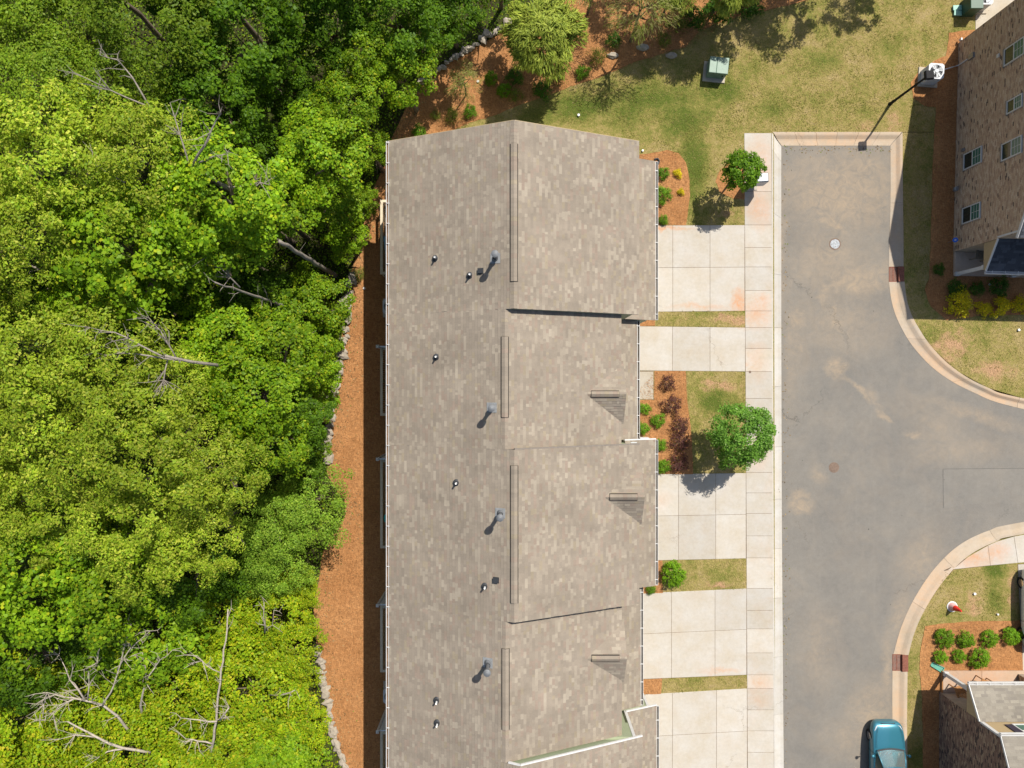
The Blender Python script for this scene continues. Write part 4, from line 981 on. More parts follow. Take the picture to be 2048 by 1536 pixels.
def porch_chair(loc, rz, mat, label):
    t = thing('porch_chair', loc, label, 'chair', world=False, rz=rz)
    for j in range(5): mb = MB(); mb.box(-.26, .26, -.24 + j*.1, -.155 + j*.1, .36 + j*.015, .385 + j*.015); mb.build('seat_slat', mat, t)
    for j in range(5): mb = MB(); mb.bar((-.22 + j*.11, -.26, .38), (-.26 + j*.13, -.50, 1.02), .085, .02); mb.build('back_slat', mat, t)
    for s in (-1, 1):
        mb = MB(); mb.bar((s*.32, -.36, .60), (s*.32, .32, .62), .11, .025); mb.build('armrest', mat, t)
        mb = MB(); mb.bar((s*.30, .26, 0), (s*.30, .26, .60), .05); mb.build('leg', mat, t)
        mb = MB(); mb.bar((s*.30, -.44, 0), (s*.30, -.22, .60), .05); mb.build('leg', mat, t)
porch_chair((25.9, -16.45, .15), R(-15), M['orange_wood'], 'brown slatted porch chair in front of the gutter, lower right house')
porch_chair((24.55, -16.75, .15), R(20), M['orange_wood'], 'brown slatted porch chair next to the white corner post, lower right')
p = P(1955, 515, .3); porch_chair((p.x, p.y + .1, .16), R(170), M['deck_wood'], 'dark slatted chair on the shaded porch of the tan brick house')
p = P(1873, 1333); t = thing('splash_block', (p.x, p.y, 0), 'green plastic splash block on the mulch beside the porch post', 'splash block', world=False, rz=R(-28))
mb = MB(); mb.prism([(-.36,-.10),(.36,-.15),(.36,.15),(-.36,.10)], .02, .05); mb.build('tray', M['teal'], t)
mb = MB()
for s in (-1, 1): mb.bar((-.36, s*.10, .07), (.36, s*.15, .07), .03, .06)
mb.bar((.36, -.15, .07), (.36, .15, .07), .03, .06); mb.build('rim', M['teal'], t)

# ------------------------------------------------------------------ street things
def grate(x0, x1, y0, y1, label):
    a = P(x0, y1); b = P(x1, y0); z = -.105
    t = thing('storm_drain', ((a.x+b.x)/2, (a.y+b.y)/2, z), label, 'drain', 'storm drains set in the kerb')
    mb = MB(); w = (b.x - a.x) * .60
    mb.box(a.x, a.x + w, a.y, b.y, -.30, -.28); mb.build('pit', M['black'], t)
    mb = MB(); mb.box(a.x, a.x+.04, a.y, b.y, -.16, z); mb.box(a.x+w-.04, a.x+w, a.y, b.y, -.16, z); mb.box(a.x+.04, a.x+w-.04, a.y, a.y+.04, -.16, z); mb.box(a.x+.04, a.x+w-.04, b.y-.04, b.y, -.16, z); mb.box(a.x+w/2-.02, a.x+w/2+.02, a.y+.04, b.y-.04, -.16, z)
    mb.build('grate_frame', M['grate'], t)
    n = 13
    for j in range(n):
        y = a.y + .05 + (b.y - a.y - .1) * j / (n-1)
        for (p, q) in ((a.x+.04, a.x+w/2-.02), (a.x+w/2+.02, a.x+w-.04)):
            mb = MB(); mb.box(p, q, y-.017, y+.017, -.15, z-.004); mb.build('bar', M['grate'], t)
    mb = MB(); mb.box(a.x + w + .003, b.x, a.y, b.y, -.25, .03); mb.build('hood', M['grate'], t)
grate(1780, 1808, 533, 563, 'shaded rusty storm drain at the kerb near the tan brick house')
grate(1787, 1816, 1310, 1343, 'sunlit rusty storm drain at the kerb, lower right')
def manhole(x, y, r, mat, label):
    p = P(x, y, -.115); t = thing('manhole_cover', p, label, 'manhole cover', 'manhole covers in the road')
    mb = MB(); mb.lathe([(r+.07, -.01), (r+.07, .002), (r+.012, .004)], p, 32); mb.build('frame', M['iron_cover'], t)
    mb = MB(); mb.lathe([(r, -.01), (r, .010), (r*.72, .011), (r*.70, .016), (r*.62, .016), (r*.60, .011)], p, 32); mb.build('lid', mat, t)
    st = MB()
    for j in range(9):
        a = j*2.4; d = .11 * math.sqrt(j) * r / .3; st.box(p.x + d*math.cos(a) - .018, p.x + d*math.cos(a) + .018, p.y + d*math.sin(a) - .018, p.y + d*math.sin(a) + .018, p.z + .009, p.z + .017)
    st.build('stud', M['iron_cover'], t)['kind'] = 'stuff'
manhole(1670, 488, .26, M['painted_cover'], 'white-painted manhole cover in the upper part of the road')
manhole(1668, 935, .22, M['iron_cover'], 'rusty manhole cover in the middle of the road')
p = P(1500, 744, .016); mb = MB(); mb.lathe([(.07, 0), (.07, .006), (.05, .008)], p, 16); tag(mb.build('water_meter_cap', M['iron_cover']), 'tiny round brown cap set in the pavement joint', 'cap')
def cap(x, y, label, r=.07, mat='pvc'):
    p = P(x, y, .0); t = thing('cleanout_cap', p, label, 'pipe cap', world=True); mb = MB(); mb.lathe([(r*.85, 0), (r*.85, .07)], p, 14); mb.build('pipe', M[mat], t)
    mb = MB(); mb.lathe([(r, .07), (r, .10), (r*.8, .11)], p, 14); mb.build('lid', M[mat], t)
cap(1948, 1187, 'white pipe cap in the lawn inside the lower road bend')
cap(2036, 660, 'white pipe cap in the dry lawn at the right edge')
cap(1157, 231, 'white pipe cap in the lawn just north of the roof ridge')
cap(956, 164, 'white pipe cap in the pine straw beside the bare shrub')
cap(729, 577, 'white scrap of litter in the pine straw of the back yard')  # scrap of white litter, given the pipe cap shape
cap(731, 472, 'white pipe cap in the pine straw at the edge of the woods', .06)
cap(1978, 569, 'white pipe cap in the shaded bed of the tan brick house', .06)
cap(1285, 302, 'white pipe cap in the lawn by the roof corner', .06)
cap(1994, 1228, 'white pipe cap in the mulch near the row of round shrubs', .05)
# street lamp
b = P(1780, 208); t = thing('street_lamp', b, 'black street lamp on the lawn north of the road end', 'street lamp')
LH = 3.55
mb = MB(); mb.lathe([(.11, 0), (.11, .03), (.085, .06), (.08, .5), (.07, .55), (.05, LH - .1), (.07, LH - .08), (.07, LH)], b, 14); mb.build('pole', M['black'], t)
mb = MB(); c = Vector((b.x, b.y, LH)); Mx = Matrix.Translation(c) @ Matrix.Rotation(R(4), 4, 'Z')
mb.box(-.05, .05, -.05, .05, 0, .06, M=Mx); mb.cbox(-.21, .21, -.21, .21, .06, .24, .03, M=Mx); mb.build('lamp_head', M['black'], t)
mb = MB(); mb.box(-.17, .17, -.17, .17, .045, .059, M=Mx); mb.build('lens', M['lamp_glass'], t)
# cluster mailbox
b = P(1503, 371); t = thing('cluster_mailbox', b, 'silver cluster mailbox on a pedestal under the small pavement tree', 'mailbox', world=False, rz=R(3))
mb = MB(); mb.cbox(-.28, .28, -.28, .28, .015, .06, .01); mb.build('base', M['path'], t)
mb = MB(); mb.box(-.12, .12, -.10, .10, .06, .70); mb.build('pedestal', M['steel'], t)
mb = MB(); mb.cbox(-.39, .39, -.24, .24, .70, 1.58, .04); mb.build('cabinet', M['steel'], t)
for i in range(3):
    for j in range(5): mb = MB(); mb.box(-.36 + i*.245, -.13 + i*.245, -.252, -.2405, .74 + j*.155, .88 + j*.155); mb.build('door', M['ac_grey'], t)
# transformer
p = P(1439, 129, .85); t = thing('transformer_box', (p.x - .0, p.y, 0), 'green metal transformer box on a concrete pad in the lawn', 'transformer', world=False, rz=R(-6))
mb = MB(); mb.cbox(-.66, .58, -.62, .48, 0, .07, .015); mb.build('pad', M['path'], t)
mb = MB(); mb.box(-.50, .50, -.42, .42, .07, .72); mb.build('cabinet', M['box_green'], t)
mb = MB(); mb.cbox(-.52, -.122, -.45, .44, .721, .80, .02); mb.build('lid', M['box_green'], t)
mb = MB(); mb.cbox(-.118, .52, -.45, .44, .721, .80, .02); mb.build('lid', M['box_green'], t)
mb = MB(); mb.box(.30, .36, -.445, -.421, .35, .5); mb.build('handle', M['black'], t)
for (x, y, lb, rz) in ((1919, 15, 'upper of two pale green utility lids in the lawn, top right', 3), (1921, 26, 'lower of two pale green utility lids in the lawn, top right', -3)):
    p = P(x, y, .12); t = thing('utility_box', (p.x, p.y, 0), lb, 'utility box', 'pale green utility lids', world=False, rz=R(rz))
    mb = MB(); mb.box(-.33, .33, -.12, .12, 0, .10); mb.build('box_body', M['box_green'], t)
    mb = MB(); mb.cbox(-.35, .35, -.14, .14, .101, .13, .01); mb.build('lid', plain('pale_teal_lid', (.22, .42, .33), .5), t)
p = P(1958, 2, .9); t = thing('utility_cabinet', (p.x - .1, p.y - .1, 0), 'dark green utility cabinet at the top edge beside the patio', 'cabinet')
mb = MB(); mb.cbox(p.x - .45, p.x + .2, p.y - .4, p.y + .4, 0, .9, .03); mb.build('cabinet_body', plain('deep_green_paint', (.02, .06, .035), .5), t)
mb = MB(); mb.cbox(p.x - .47, p.x + .22, p.y - .42, p.y + .42, .901, .95, .02); mb.build('lid', plain('deep_green_paint_lid', (.03, .08, .045), .45), t)
# cone on the lawn
p = P(1904, 1213); t = thing('traffic_cone', p, 'red and white cone standing on the lawn inside the road bend', 'cone')
mb = MB(); mb.lathe([(.30, 0), (.30, .03), (.26, .045)], p, 24); mb.build('base', M['white'], t)
mb = MB(); mb.lathe([(.245, .045), (.20, .16), (.155, .30)], p, 24); mb.build('collar', plain('pink_white_band', (.62, .36, .34), .5), t)
mb = MB(); mb.lathe([(.154, .301), (.10, .55), (.05, .80), (.035, .84)], p, 24); mb.build('tip', M['red'], t)
p = P(1313, 323); t = thing('drain_pipe', p, 'black corrugated drain pipe elbow at the corner of the mulch bed', 'pipe')
mb = MB(); mb.tube([(p.x-.12, p.y+.1, .06), (p.x+.05, p.y+.14, .07), (p.x+.14, p.y+.02, .07), (p.x+.10, p.y-.14, .06)], .05, 10); mb.build('elbow', M['rubber'], t)

# ------------------------------------------------------------------ cars
def car(loc, rz, paint, label, group=None):
    t = thing('parked_car', loc, label, 'car', group, world=False, rz=rz)
    ST = [(2.30,.50,.46,.52),(2.26,.64,.56,.62),(2.16,.76,.64,.71),(2.0,.83,.69,.77),(1.75,.87,.74,.82),(1.35,.895,.80,.88),(.95,.90,.86,.94),(.3,.90,.88,.95),(-.6,.90,.90,.96),(-1.3,.90,.92,.97),(-1.8,.88,.92,.98),(-2.05,.83,.88,.95),(-2.2,.72,.78,.84)]
    def sec(w, zs, zt):
        half = [(w*.86,.20),(w*.98,.30),(w,.48),(w*.992,zs-.10),(w*.965,zs-.02),(w*.90,zs+.02),(w*.62,zt-.012),(w*.3,zt+.008),(0,zt+.014)]
        return half + [(-x, z) for x, z in reversed(half[:-1])]
    rings = [[(x, y, z) for x, z in sec(w, zs, zt)] for y, w, zs, zt in ST]
    mb = MB()
    for i in range(len(rings)-1):
        for j in range(len(rings[0])-1): mb.face([rings[i][j], rings[i][j+1], rings[i+1][j+1], rings[i+1][j]])
        mb.face([rings[i][-1], rings[i][0], rings[i+1][0], rings[i+1][-1]])
    mb.face(list(reversed(rings[0]))); mb.face(rings[-1])
    body = mb.build('body', paint, t, True)
    bm = bmesh.new(); bm.from_mesh(body.data); bmesh.ops.remove_doubles(bm, verts=bm.verts, dist=1e-4); bmesh.ops.recalc_face_normals(bm, faces=bm.faces); bm.to_mesh(body.data); bm.free()
    body.modifiers.new('sub', 'SUBSURF').levels = 2; body.modifiers['sub'].render_levels = 2
    # hood shut line and panel
    hp = ((2.02,.60,.786),(1.75,.69,.836),(1.35,.74,.897),(1.02,.75,.946))
    for s in (-1, 1):
        hm = MB(); hm.tube([(s*w, y, z) for y, w, z in hp], .008, 4); hm.build('hood_seam', M['darkgap'], body)
    # cowl, windscreen, roof, pillars, side and rear glass
    cw = MB(); n = 10
    def arc(y, w, z, bow, k): 
        a = -1 + 2*k/n; return Vector((w*a, y + bow*(1 - a*a), z + .02*(1 - a*a)))
    for k in range(n): cw.face([arc(.92,.76,.958,.12,k), arc(.92,.76,.958,.12,k+1), arc(.84,.74,.975,.12,k+1), arc(.84,.74,.975,.12,k)])
    cw.build('cowl', M['rubber'], t, True)
    ws = MB()
    for k in range(n):
        for (y0,w0,z0,b0,y1,w1,z1,b1) in ((.84,.735,.978,.12,.50,.66,1.20,.10),(.50,.66,1.20,.10,.16,.575,1.375,.08)): ws.face([arc(y0,w0,z0,b0,k), arc(y0,w0,z0,b0,k+1), arc(y1,w1,z1,b1,k+1), arc(y1,w1,z1,b1,k)])
    ws.build('windscreen', M['car_glass'], t, True)
    rf = MB()
    RS = [(.16,.575,1.375,.08),(-.1,.585,1.43,.02),(-.6,.585,1.45,0),(-1.0,.57,1.43,-.02),(-1.35,.55,1.375,-.05)]
    for a, b in zip(RS[:-1], RS[1:]):
        for k in range(n): rf.face([arc(*a,k), arc(*a,k+1), arc(*b,k+1), arc(*b,k)])
    rf.build('roof', paint, t, True)
    rg = MB()
    for k in range(n): rg.face([arc(-1.35,.55,1.375,-.05,k), arc(-1.35,.55,1.375,-.05,k+1), arc(-1.9,.66,1.0,-.08,k+1), arc(-1.9,.66,1.0,-.08,k)])
    rg.build('rear_window', M['glass'], t, True)
    for s in (-1, 1):
        sg = MB(); lo = [(s*.80,.80,.955),(s*.84,.3,.945),(s*.845,-.5,.95),(s*.83,-1.3,.96),(s*.74,-1.85,.98)]; hi = [(s*.735,.84,.985),(s*.60,.16,1.36),(s*.61,-.5,1.425),(s*.585,-1.2,1.385),(s*.66,-1.88,1.0)]
        for i in range(4): sg.face([lo[i], lo[i+1], hi[i+1], hi[i]])
        sg.build('side_window', M['glass'], t)
        ap = MB(); ap.tube([(s*.75,.86,.965),(s*.67,.50,1.205),(s*.59,.15,1.378),(s*.60,-.5,1.437),(s*.575,-1.25,1.388),(s*.68,-1.9,.99)], .028, 6); ap.build('pillar', paint, t, True)
        mr = MB(); mr.lathe([(.02,-.06),(.075,-.03),(.09,.02),(.06,.065),(.01,.075)], (s*1.0,.62,1.0), 12); mr.bar((s*.85,.64,.93),(s*.98,.62,.98),.05); mr.build('mirror', paint, t, True)
        hl = MB(); hl.face([(s*.47,2.175,.665),(s*.66,2.10,.69),(s*.79,1.85,.735),(s*.74,1.90,.752),(s*.60,2.10,.722)]); hl.build('headlight', M['lamp_glass'], t)
        for y in (1.42, -1.35):
            w = MB(); w.tube([(s*.68,y,.32),(s*.885,y,.32)], .32, 20); wh = w.build('wheel', M['tyre'], t)
            rm = MB(); rm.tube([(s*.88,y,.32),(s*.892,y,.32)], .20, 14); rm.build('rim', M['chrome'], wh)
    for s in (-1, 1):
        wp_ = MB(); wp_.tube([(s*.12 + .05, .90, .985), (s*.12 - .28, .72, 1.085)], .009, 4); wp_.build('wiper', M['rubber'], t)
        ds = MB(); ds.tube([(s*.885, .72, .90), (s*.905, .70, .6), (s*.90, .72, .3)], .007, 4); ds.build('door_seam', M['darkgap'], body)
    gr = MB()
    for k in range(7): x = -.30 + k*.1; gr.box(x-.03, x+.03, 2.205, 2.245, .640, .668)
    gr.build('grille_bars', M['chrome'], t)['kind'] = 'stuff'
    gb = MB(); gb.box(-.40, .40, 2.17, 2.232, .60, .655); gb.build('grille', M['black'], t)
    st = MB(); st.cbox(-.62, .62, -1.4, .55, .45, .72, .1); st.cbox(-.62,-.08,-.35,.1,.72,.85,.05); st.cbox(.08,.62,-.35,.1,.72,.85,.05); st.cbox(-.60,-.10,-.5,-.36,.72,1.2,.05); st.cbox(.10,.60,-.5,-.36,.72,1.2,.05); st.cbox(-.68,.68,.5,.82,.6,.93,.06); st.build('seat', M['interior'], t)
    return t
car((20.60, -20.83, -.12), R(0), M['car_paint'], 'teal compact car parked by the kerb at the bottom edge')
wp = (lambda k: (k.out((.62, .63, .65), .3, .5), setattr(k.b.inputs['Coat Weight'], 'default_value', 1.0), k.m)[2])(N('white_car_paint'))
car((28.92, -12.3, .015), R(180), wp, 'white car barely entering the right edge on the driveway')

# ------------------------------------------------------------------ vegetation
def leaf_mesh(name, cen, nor, length, width, col, mat, rng, tang=None, fold=0.0):
    n = len(cen); nor = nor / np.maximum(1e-6, np.linalg.norm(nor, axis=1))[:, None]
    r = rng.normal(size=(n, 3)) if tang is None else tang
    t = r - (r * nor).sum(1)[:, None] * nor; t /= np.maximum(1e-6, np.linalg.norm(t, axis=1))[:, None]
    b = np.cross(nor, t); L = length[:, None]; W = width[:, None]
    v = np.empty((n, 4, 3), np.float32)
    v[:, 0] = cen - t * L * .5; v[:, 1] = cen + b * W * .5 - t * L * .05 + nor * W * fold; v[:, 2] = cen + t * L * .5; v[:, 3] = cen - b * W * .5 - t * L * .05 + nor * W * fold
    me = bpy.data.meshes.new(name); me.vertices.add(n * 4); me.vertices.foreach_set('co', v.ravel())
    me.loops.add(n * 4); me.loops.foreach_set('vertex_index', np.arange(n * 4, dtype=np.int32))
    me.polygons.add(n); me.polygons.foreach_set('loop_start', np.arange(0, n * 4, 4, dtype=np.int32)); me.polygons.foreach_set('loop_total', np.full(n, 4, np.int32))
    at = me.attributes.new('tint', 'FLOAT_COLOR', 'FACE'); c4 = np.ones((n, 4), np.float32); c4[:, :3] = col; at.data.foreach_set('color', c4.ravel())
    me.update(); me.validate(); me.materials.append(mat); return me
def colours(n, pal, rng, var=0.18):
    w = np.array([p[1] for p in pal], float); idx = rng.choice(len(pal), n, p=w / w.sum()); c = np.array([p[0] for p in pal])[idx]
    return c * rng.uniform(1 - var, 1 + var, (n, 1))
def crown(name, Rr, Hh, nclump, per, leaf, pal, seed, mat=None, asp=.62, lump=.24, spread=.8, low=-.05, spray=0.0, wobk=1.0, upper=.25):
    rng = np.random.default_rng(seed)
    u = rng.uniform(low, 1, nclump); th = rng.uniform(0, 2 * np.pi, nclump); lat = np.sqrt(np.maximum(0, 1 - u * u))
    f = rng.uniform(.45, 1.0, nclump) ** .6
    wob = 1 + wobk * (.16 * np.sin(3 * th + seed) + .12 * np.sin(5 * th + 2.1 * seed))
    cc = np.stack([lat * np.cos(th) * Rr * f * wob, lat * np.sin(th) * Rr * f * wob, u * Hh * f], 1)
    rc = Rr * lump * rng.uniform(.6, 1.25, nclump)
    k = rng.integers(per // 2, per + per // 2, nclump); idx = np.repeat(np.arange(nclump), k); n = len(idx)
    d = rng.normal(size=(n, 3)); d /= np.linalg.norm(d, axis=1)[:, None]; rad = rng.uniform(0, 1, n) ** .33
    d[:, 2] = np.where(d[:, 2] < -upper, -d[:, 2] * .7, d[:, 2]); d[:, 2] *= .66
    cen = cc[idx] + d * (rad * rc[idx])[:, None]
    out = cc[idx] / np.array([Rr, Rr, Hh]); nor = out * .5 + d * .55 + np.array([0, 0, .75]) + rng.normal(size=(n, 3)) * spread * .6
    ln = leaf * rng.uniform(.5, 1.5, n); col = colours(n, pal, rng)
    cb = rng.uniform(.82, 1.18, nclump)[idx]; col = col * cb[:, None]
    tang = None
    if spray: tang = out * spray + d * .5 + rng.normal(size=(n, 3)) * .35 + np.array([0, 0, -.15])
    return leaf_mesh(name, cen.astype(np.float32), nor, ln, ln * asp, col, mat or M['leaf'], rng, tang)
PY = [((.150, .180, .020), 45), ((.115, .160, .016), 30), ((.205, .205, .042), 18), ((.075, .120, .012), 7)]
PG = [((.072, .150, .012), 45), ((.100, .178, .015), 30), ((.048, .115, .010), 20), ((.150, .200, .022), 5)]
PD = [((.040, .100, .012), 50), ((.058, .125, .012), 30), ((.028, .070, .010), 20)]  # deep green leaves, darkened further to carry shade from taller neighbours
PO = [((.085, .125, .016), 45), ((.110, .140, .022), 30), ((.060, .100, .012), 25)]
PV = [((.125, .185, .012), 40), ((.175, .205, .014), 26), ((.085, .150, .010), 28), ((.22, .20, .03), 6)]
PB = [((.075, .150, .034), 45), ((.105, .178, .050), 30), ((.052, .115, .022), 25)]
def lift(pal, k): return [(tuple(a * b for a, b in zip(c, k)), w) for c, w in pal]
PY = lift(PY, (1.98, 2.15, 1.3)); PG = lift(PG, (2.45, 2.05, .9)); PD = lift(PD, (1.95, 1.65, .6)); PO = lift(PO, (1.85, 2.0, .9)); PV = lift(PV, (2.1, 2.05, .9)); PB = lift(PB, (2.5, 2.1, .8))
CR = {'Y': [crown('crown_leaves', 3.0, 2.9, 125, 105, .120, PY, s, asp=.55, lump=.17) for s in (11, 12, 13)],
      'G': [crown('crown_leaves', 3.0, 3.0, 88, 105, .165, PG, s, asp=.8, lump=.20) for s in (21, 22, 23)],
      'D': [crown('crown_leaves', 3.0, 2.9, 85, 95, .155, PD, s, asp=.8, lump=.20) for s in (31, 32)],
      'O': [crown('crown_leaves', 3.0, 2.8, 110, 100, .125, PO, s, asp=.6, lump=.18) for s in (41, 42)],
      'V': [crown('crown_leaves', 3.0, 1.9, 120, 95, .115, PV, s, asp=.8, lump=.16, low=0) for s in (51, 52, 53)],
      'B': [crown('crown_leaves', 2.4, 2.0, 130, 80, .095, PB, s, asp=.55, lump=.18) for s in (61,)]}
CR0 = {'Y': 3.0, 'G': 3.0, 'D': 3.0, 'O': 3.0, 'V': 3.0, 'B': 2.4}
def trunk_mesh(seed, n_limb=7):
    r = random.Random(seed); mb = MB()
    wob = [(r.uniform(-.12, .12), r.uniform(-.12, .12)) for _ in range(4)]
    pts = [(0, 0, 0), (wob[0][0], wob[0][1], .35), (wob[1][0], wob[1][1], .7), (wob[2][0], wob[2][1], 1.0), (wob[3][0], wob[3][1], 1.14)]
    mb.tube(pts, [.18, .13, .09, .05, .015], 9)
    for i in range(n_limb):
        a = i * 2.4 + r.random(); z = .62 + .4 * i / n_limb; L = r.uniform(1.0, 2.1)
        b = Vector((pts[2][0], pts[2][1], z)); d = Vector((math.cos(a), math.sin(a), 0))
        mb.tube([b, b + d * L * .5 + Vector((0, 0, .07)), b + d * L + Vector((0, 0, .16))], [.04, .028, .008], 6)
    return mb.mesh('trunk', True)
TR = [trunk_mesh(s) for s in (1, 2, 3, 4)]
for m_ in TR: m_.materials.append(M['bark'])
ADJ = {'Y': 'yellow-green', 'G': 'bright green', 'D': 'dark green', 'O': 'olive-green', 'V': 'vine-covered lime-green', 'B': 'bluish-green'}
ONES = 'zero one two three four five six seven eight nine ten eleven twelve thirteen fourteen fifteen sixteen seventeen eighteen nineteen'.split()
TENS = 'x x twenty thirty forty fifty sixty seventy eighty ninety'.split()
def pct(v, m):
    n = max(0, min(99, round(100 * v / m)))
    return ONES[n] if n < 20 else TENS[n // 10] + ('-' + ONES[n % 10] if n % 10 else '')
def tree(px, py, rpx, z, cls, label=None, group='trees of the woods on the left', name='woodland_tree', cat='tree'):
    c = P(px, py, z); r = rpx * kz(z)
    if label is None:
        label = ('%s %s in the woods, %s percent across and %s percent down the photo' % (ADJ[cls], 'tree' if z > 5 else 'low tree', pct(px, 2048), pct(py, 1536)))
        if px < 0 or py < 0 or py > 1536: label = '%s tree of the woods just outside the %s edge, %s percent along it' % (ADJ[cls], 'left' if px < 0 else ('top' if py < 0 else 'bottom'), pct(py, 1536) if px < 0 else pct(px, 2048))
    t = thing(name, (c.x, c.y, 0), label, cat, group, world=False)
    rr = random.Random(int(px * 7 + py * 13))
    tr = bpy.data.objects.new('trunk', rr.choice(TR)); put(tr, t); tr.scale = (.55 + z * .05, .55 + z * .05, max(.6, z * .84)); tr.rotation_euler.z = rr.random() * 6.28
    cr = bpy.data.objects.new('crown', rr.choice(CR[cls])); put(cr, t); s = r / CR0[cls] * (1.06 if px < 560 else .93)
    cr.location = (0, 0, z - .25 * r); cr.scale = (s, s, s * rr.uniform(.9, 1.15)); cr.rotation_euler.z = rr.random() * 6.28
    return t
WOODS = [(90,40,125,9,'O'),(300,60,135,9.5,'O'),(470,70,115,7.5,'D'),(640,40,105,6,'D'),(790,30,105,6,'D'),(805,140,78,5.2,'G'),(60,190,120,10,'O'),(420,190,105,8,'D'),(560,150,85,5.5,'D'),(735,110,80,5.5,'G'),
 (695,215,80,6,'G'),(640,310,105,7.5,'G'),(200,200,110,9,'O'),(110,330,150,11,'Y'),(285,335,140,11,'Y'),(430,385,120,10.5,'G'),(60,470,125,11,'Y'),(230,490,140,10.5,'G'),(390,480,110,9,'G'),(520,410,90,7.5,'G'),(655,395,75,5,'G'),(695,480,45,3,'G'),
 (740,300,50,3.6,'G'),(500,570,80,4,'D'),(630,610,80,3.8,'G'),(60,590,95,6.5,'D'),(200,600,105,7.5,'G'),(340,570,85,5,'D'),(80,735,145,10,'Y'),(225,750,140,10,'Y'),(355,770,95,8,'Y'),(450,690,90,7,'G'),(555,690,85,6.5,'G'),(620,740,65,4.5,'G'),(500,790,95,7.5,'G'),(595,850,75,5.5,'D'),(600,930,55,3.2,'D'),
 (115,880,140,10,'Y'),(290,900,145,10.5,'Y'),(415,950,110,9,'Y'),(530,890,75,6.5,'G'),(95,1015,115,9,'Y'),(280,1045,130,9.5,'Y'),(390,1060,95,8.5,'Y'),(612,1012,100,3.2,'B'),(545,1065,85,4,'B'),(85,1140,130,7.5,'G'),(225,1150,115,7,'G'),(370,1150,90,5.5,'D'),(455,1140,70,3,'D'),(545,1130,75,3,'B'),(590,1180,50,2.2,'V'),
 (40,1330,90,5,'D'),(40,1450,125,4,'V'),(170,1410,115,3.6,'V'),(290,1250,120,4,'G'),(420,1230,90,2.6,'V'),(530,1230,90,2.4,'V'),(350,1380,115,3,'V'),(490,1390,115,3,'V'),(570,1320,85,2.4,'V'),(250,1500,115,3.4,'V'),(420,1500,115,3,'V'),(590,1450,75,2.2,'V'),(110,1520,110,3.6,'V'),(560,1530,95,2.6,'G'),(180,1290,70,4.2,'D'),
 (-110,60,150,10,'O'),(-130,300,150,11,'Y'),(-120,540,150,10,'Y'),(-130,800,150,10,'Y'),(-120,1050,150,9,'Y'),(-110,1300,130,6,'G'),(120,-120,150,9,'O'),(380,-110,150,9,'D'),(620,-100,140,8,'D'),(860,-70,100,5,'D'),(1000,-70,75,4,'D'),(900,12,75,4.2,'D'),(300,1640,130,4,'V'),(60,1640,130,4,'V'),(540,1640,120,3,'V'),
 (850,60,70,4.5,'D'),(480,270,80,5,'D'),(610,220,70,4.5,'D'),(160,1080,80,6,'D'),(460,600,70,5,'D'),(300,660,80,5.5,'D'),(660,640,40,2.6,'G'),(650,690,40,2.6,'G'),(640,800,42,2.8,'G'),(625,880,40,2.4,'G'),(720,400,40,2.4,'G')]
for w in WOODS: tree(*w)
# trees beyond the top edge that shade the bank and the lawn
for (px, py, r, z, cls) in ((1585,-150,58,5.5,'D'),(1775,-262,85,6.5,'D'),(1690,-265,80,6,'O'),(1921,-272,66,6,'D'),(1470,-210,65,5.5,'D'),(1340,-230,65,5.5,'D')):
    tree(px, py, r, z, cls, 'shade tree just beyond the top edge, about %s percent across' % pct(px, 2048), 'trees beyond the top edge')

# dead trees
def dead_tree(lines, label, mat='dead', twigs=6, seed=1, base=None):
    """lines: list of (radius0, radius1, [(px, py, z), ...]); the first is the trunk"""
    r = random.Random(seed); p0 = P(*lines[0][2][0]); t = thing('dead_tree', (p0.x, p0.y, 0), label, 'dead tree', 'dead trees in the woods')
    for i, (ra, rb, pts) in enumerate(lines):
        lz = 1.0 if mat == 'dead' else 0.3; w = [P(q[0], q[1], q[2] + (lz if q[2] > 0 else 0)) for q in pts]; fine = []
        for a, b in zip(w[:-1], w[1:]):
            n = max(2, int((b - a).length / .5))
            for j in range(n):
                q = a.lerp(b, j / n); fine.append(q + Vector((r.uniform(-.04, .04), r.uniform(-.04, .04), r.uniform(-.04, .04))) * (0 if j == 0 else 1))
        fine.append(w[-1]); m = len(fine); mb = MB()
        mb.tube(fine, [ra + (rb - ra) * j / (m - 1) for j in range(m)], 7 if ra > .05 else 5)
        o = mb.build('trunk' if i == 0 else 'branch', M[mat], t, True)
        tb = MB(); k = 0
        for j in range(twigs):
            q = fine[r.randrange(m // 3, m)]; d = (fine[-1] - fine[0]).normalized(); e = Vector((r.uniform(-1, 1), r.uniform(-1, 1), r.uniform(-.2, .7))); e = (e + d * .7).normalized()
            L = r.uniform(.35, 1.1); a = q + e * L * .55 + Vector((0, 0, r.uniform(-.05, .1))); b = a + (e + Vector((r.uniform(-.5, .5), r.uniform(-.5, .5), .1))).normalized() * L * .45
            rt = min(ra, .03) * r.uniform(.4, .7); tb.tube([q, a, b], [rt, rt * .7, .005], 4); 
            f = a + Vector((r.uniform(-.4, .4), r.uniform(-.4, .4), r.uniform(0, .2))); tb.tube([a, f], [rt * .6, .004], 4)
        if twigs: tb.build('twigs', M[mat], o)['kind'] = 'stuff'
    return t
dead_tree([(.14, .08, [(672,552,0),(672,552,4),(674,550,6.5),(672,552,8.5)][:1] + [(1024+(672-1024)*39.4/(39.4-z), 768+(552-768)*39.4/(39.4-z), z) for z in (3, 6, 9.6)])], 'thick bare grey trunk standing at the edge of the woods by the northernmost deck', 'dead_grey', 3, 3)
def up(px, py, zs, jit=0.0): return [(1024+(px-1024)*H/(H-z)+jit*z, 768+(py-768)*H/(H-z)-jit*.4*z, z) for z in zs]
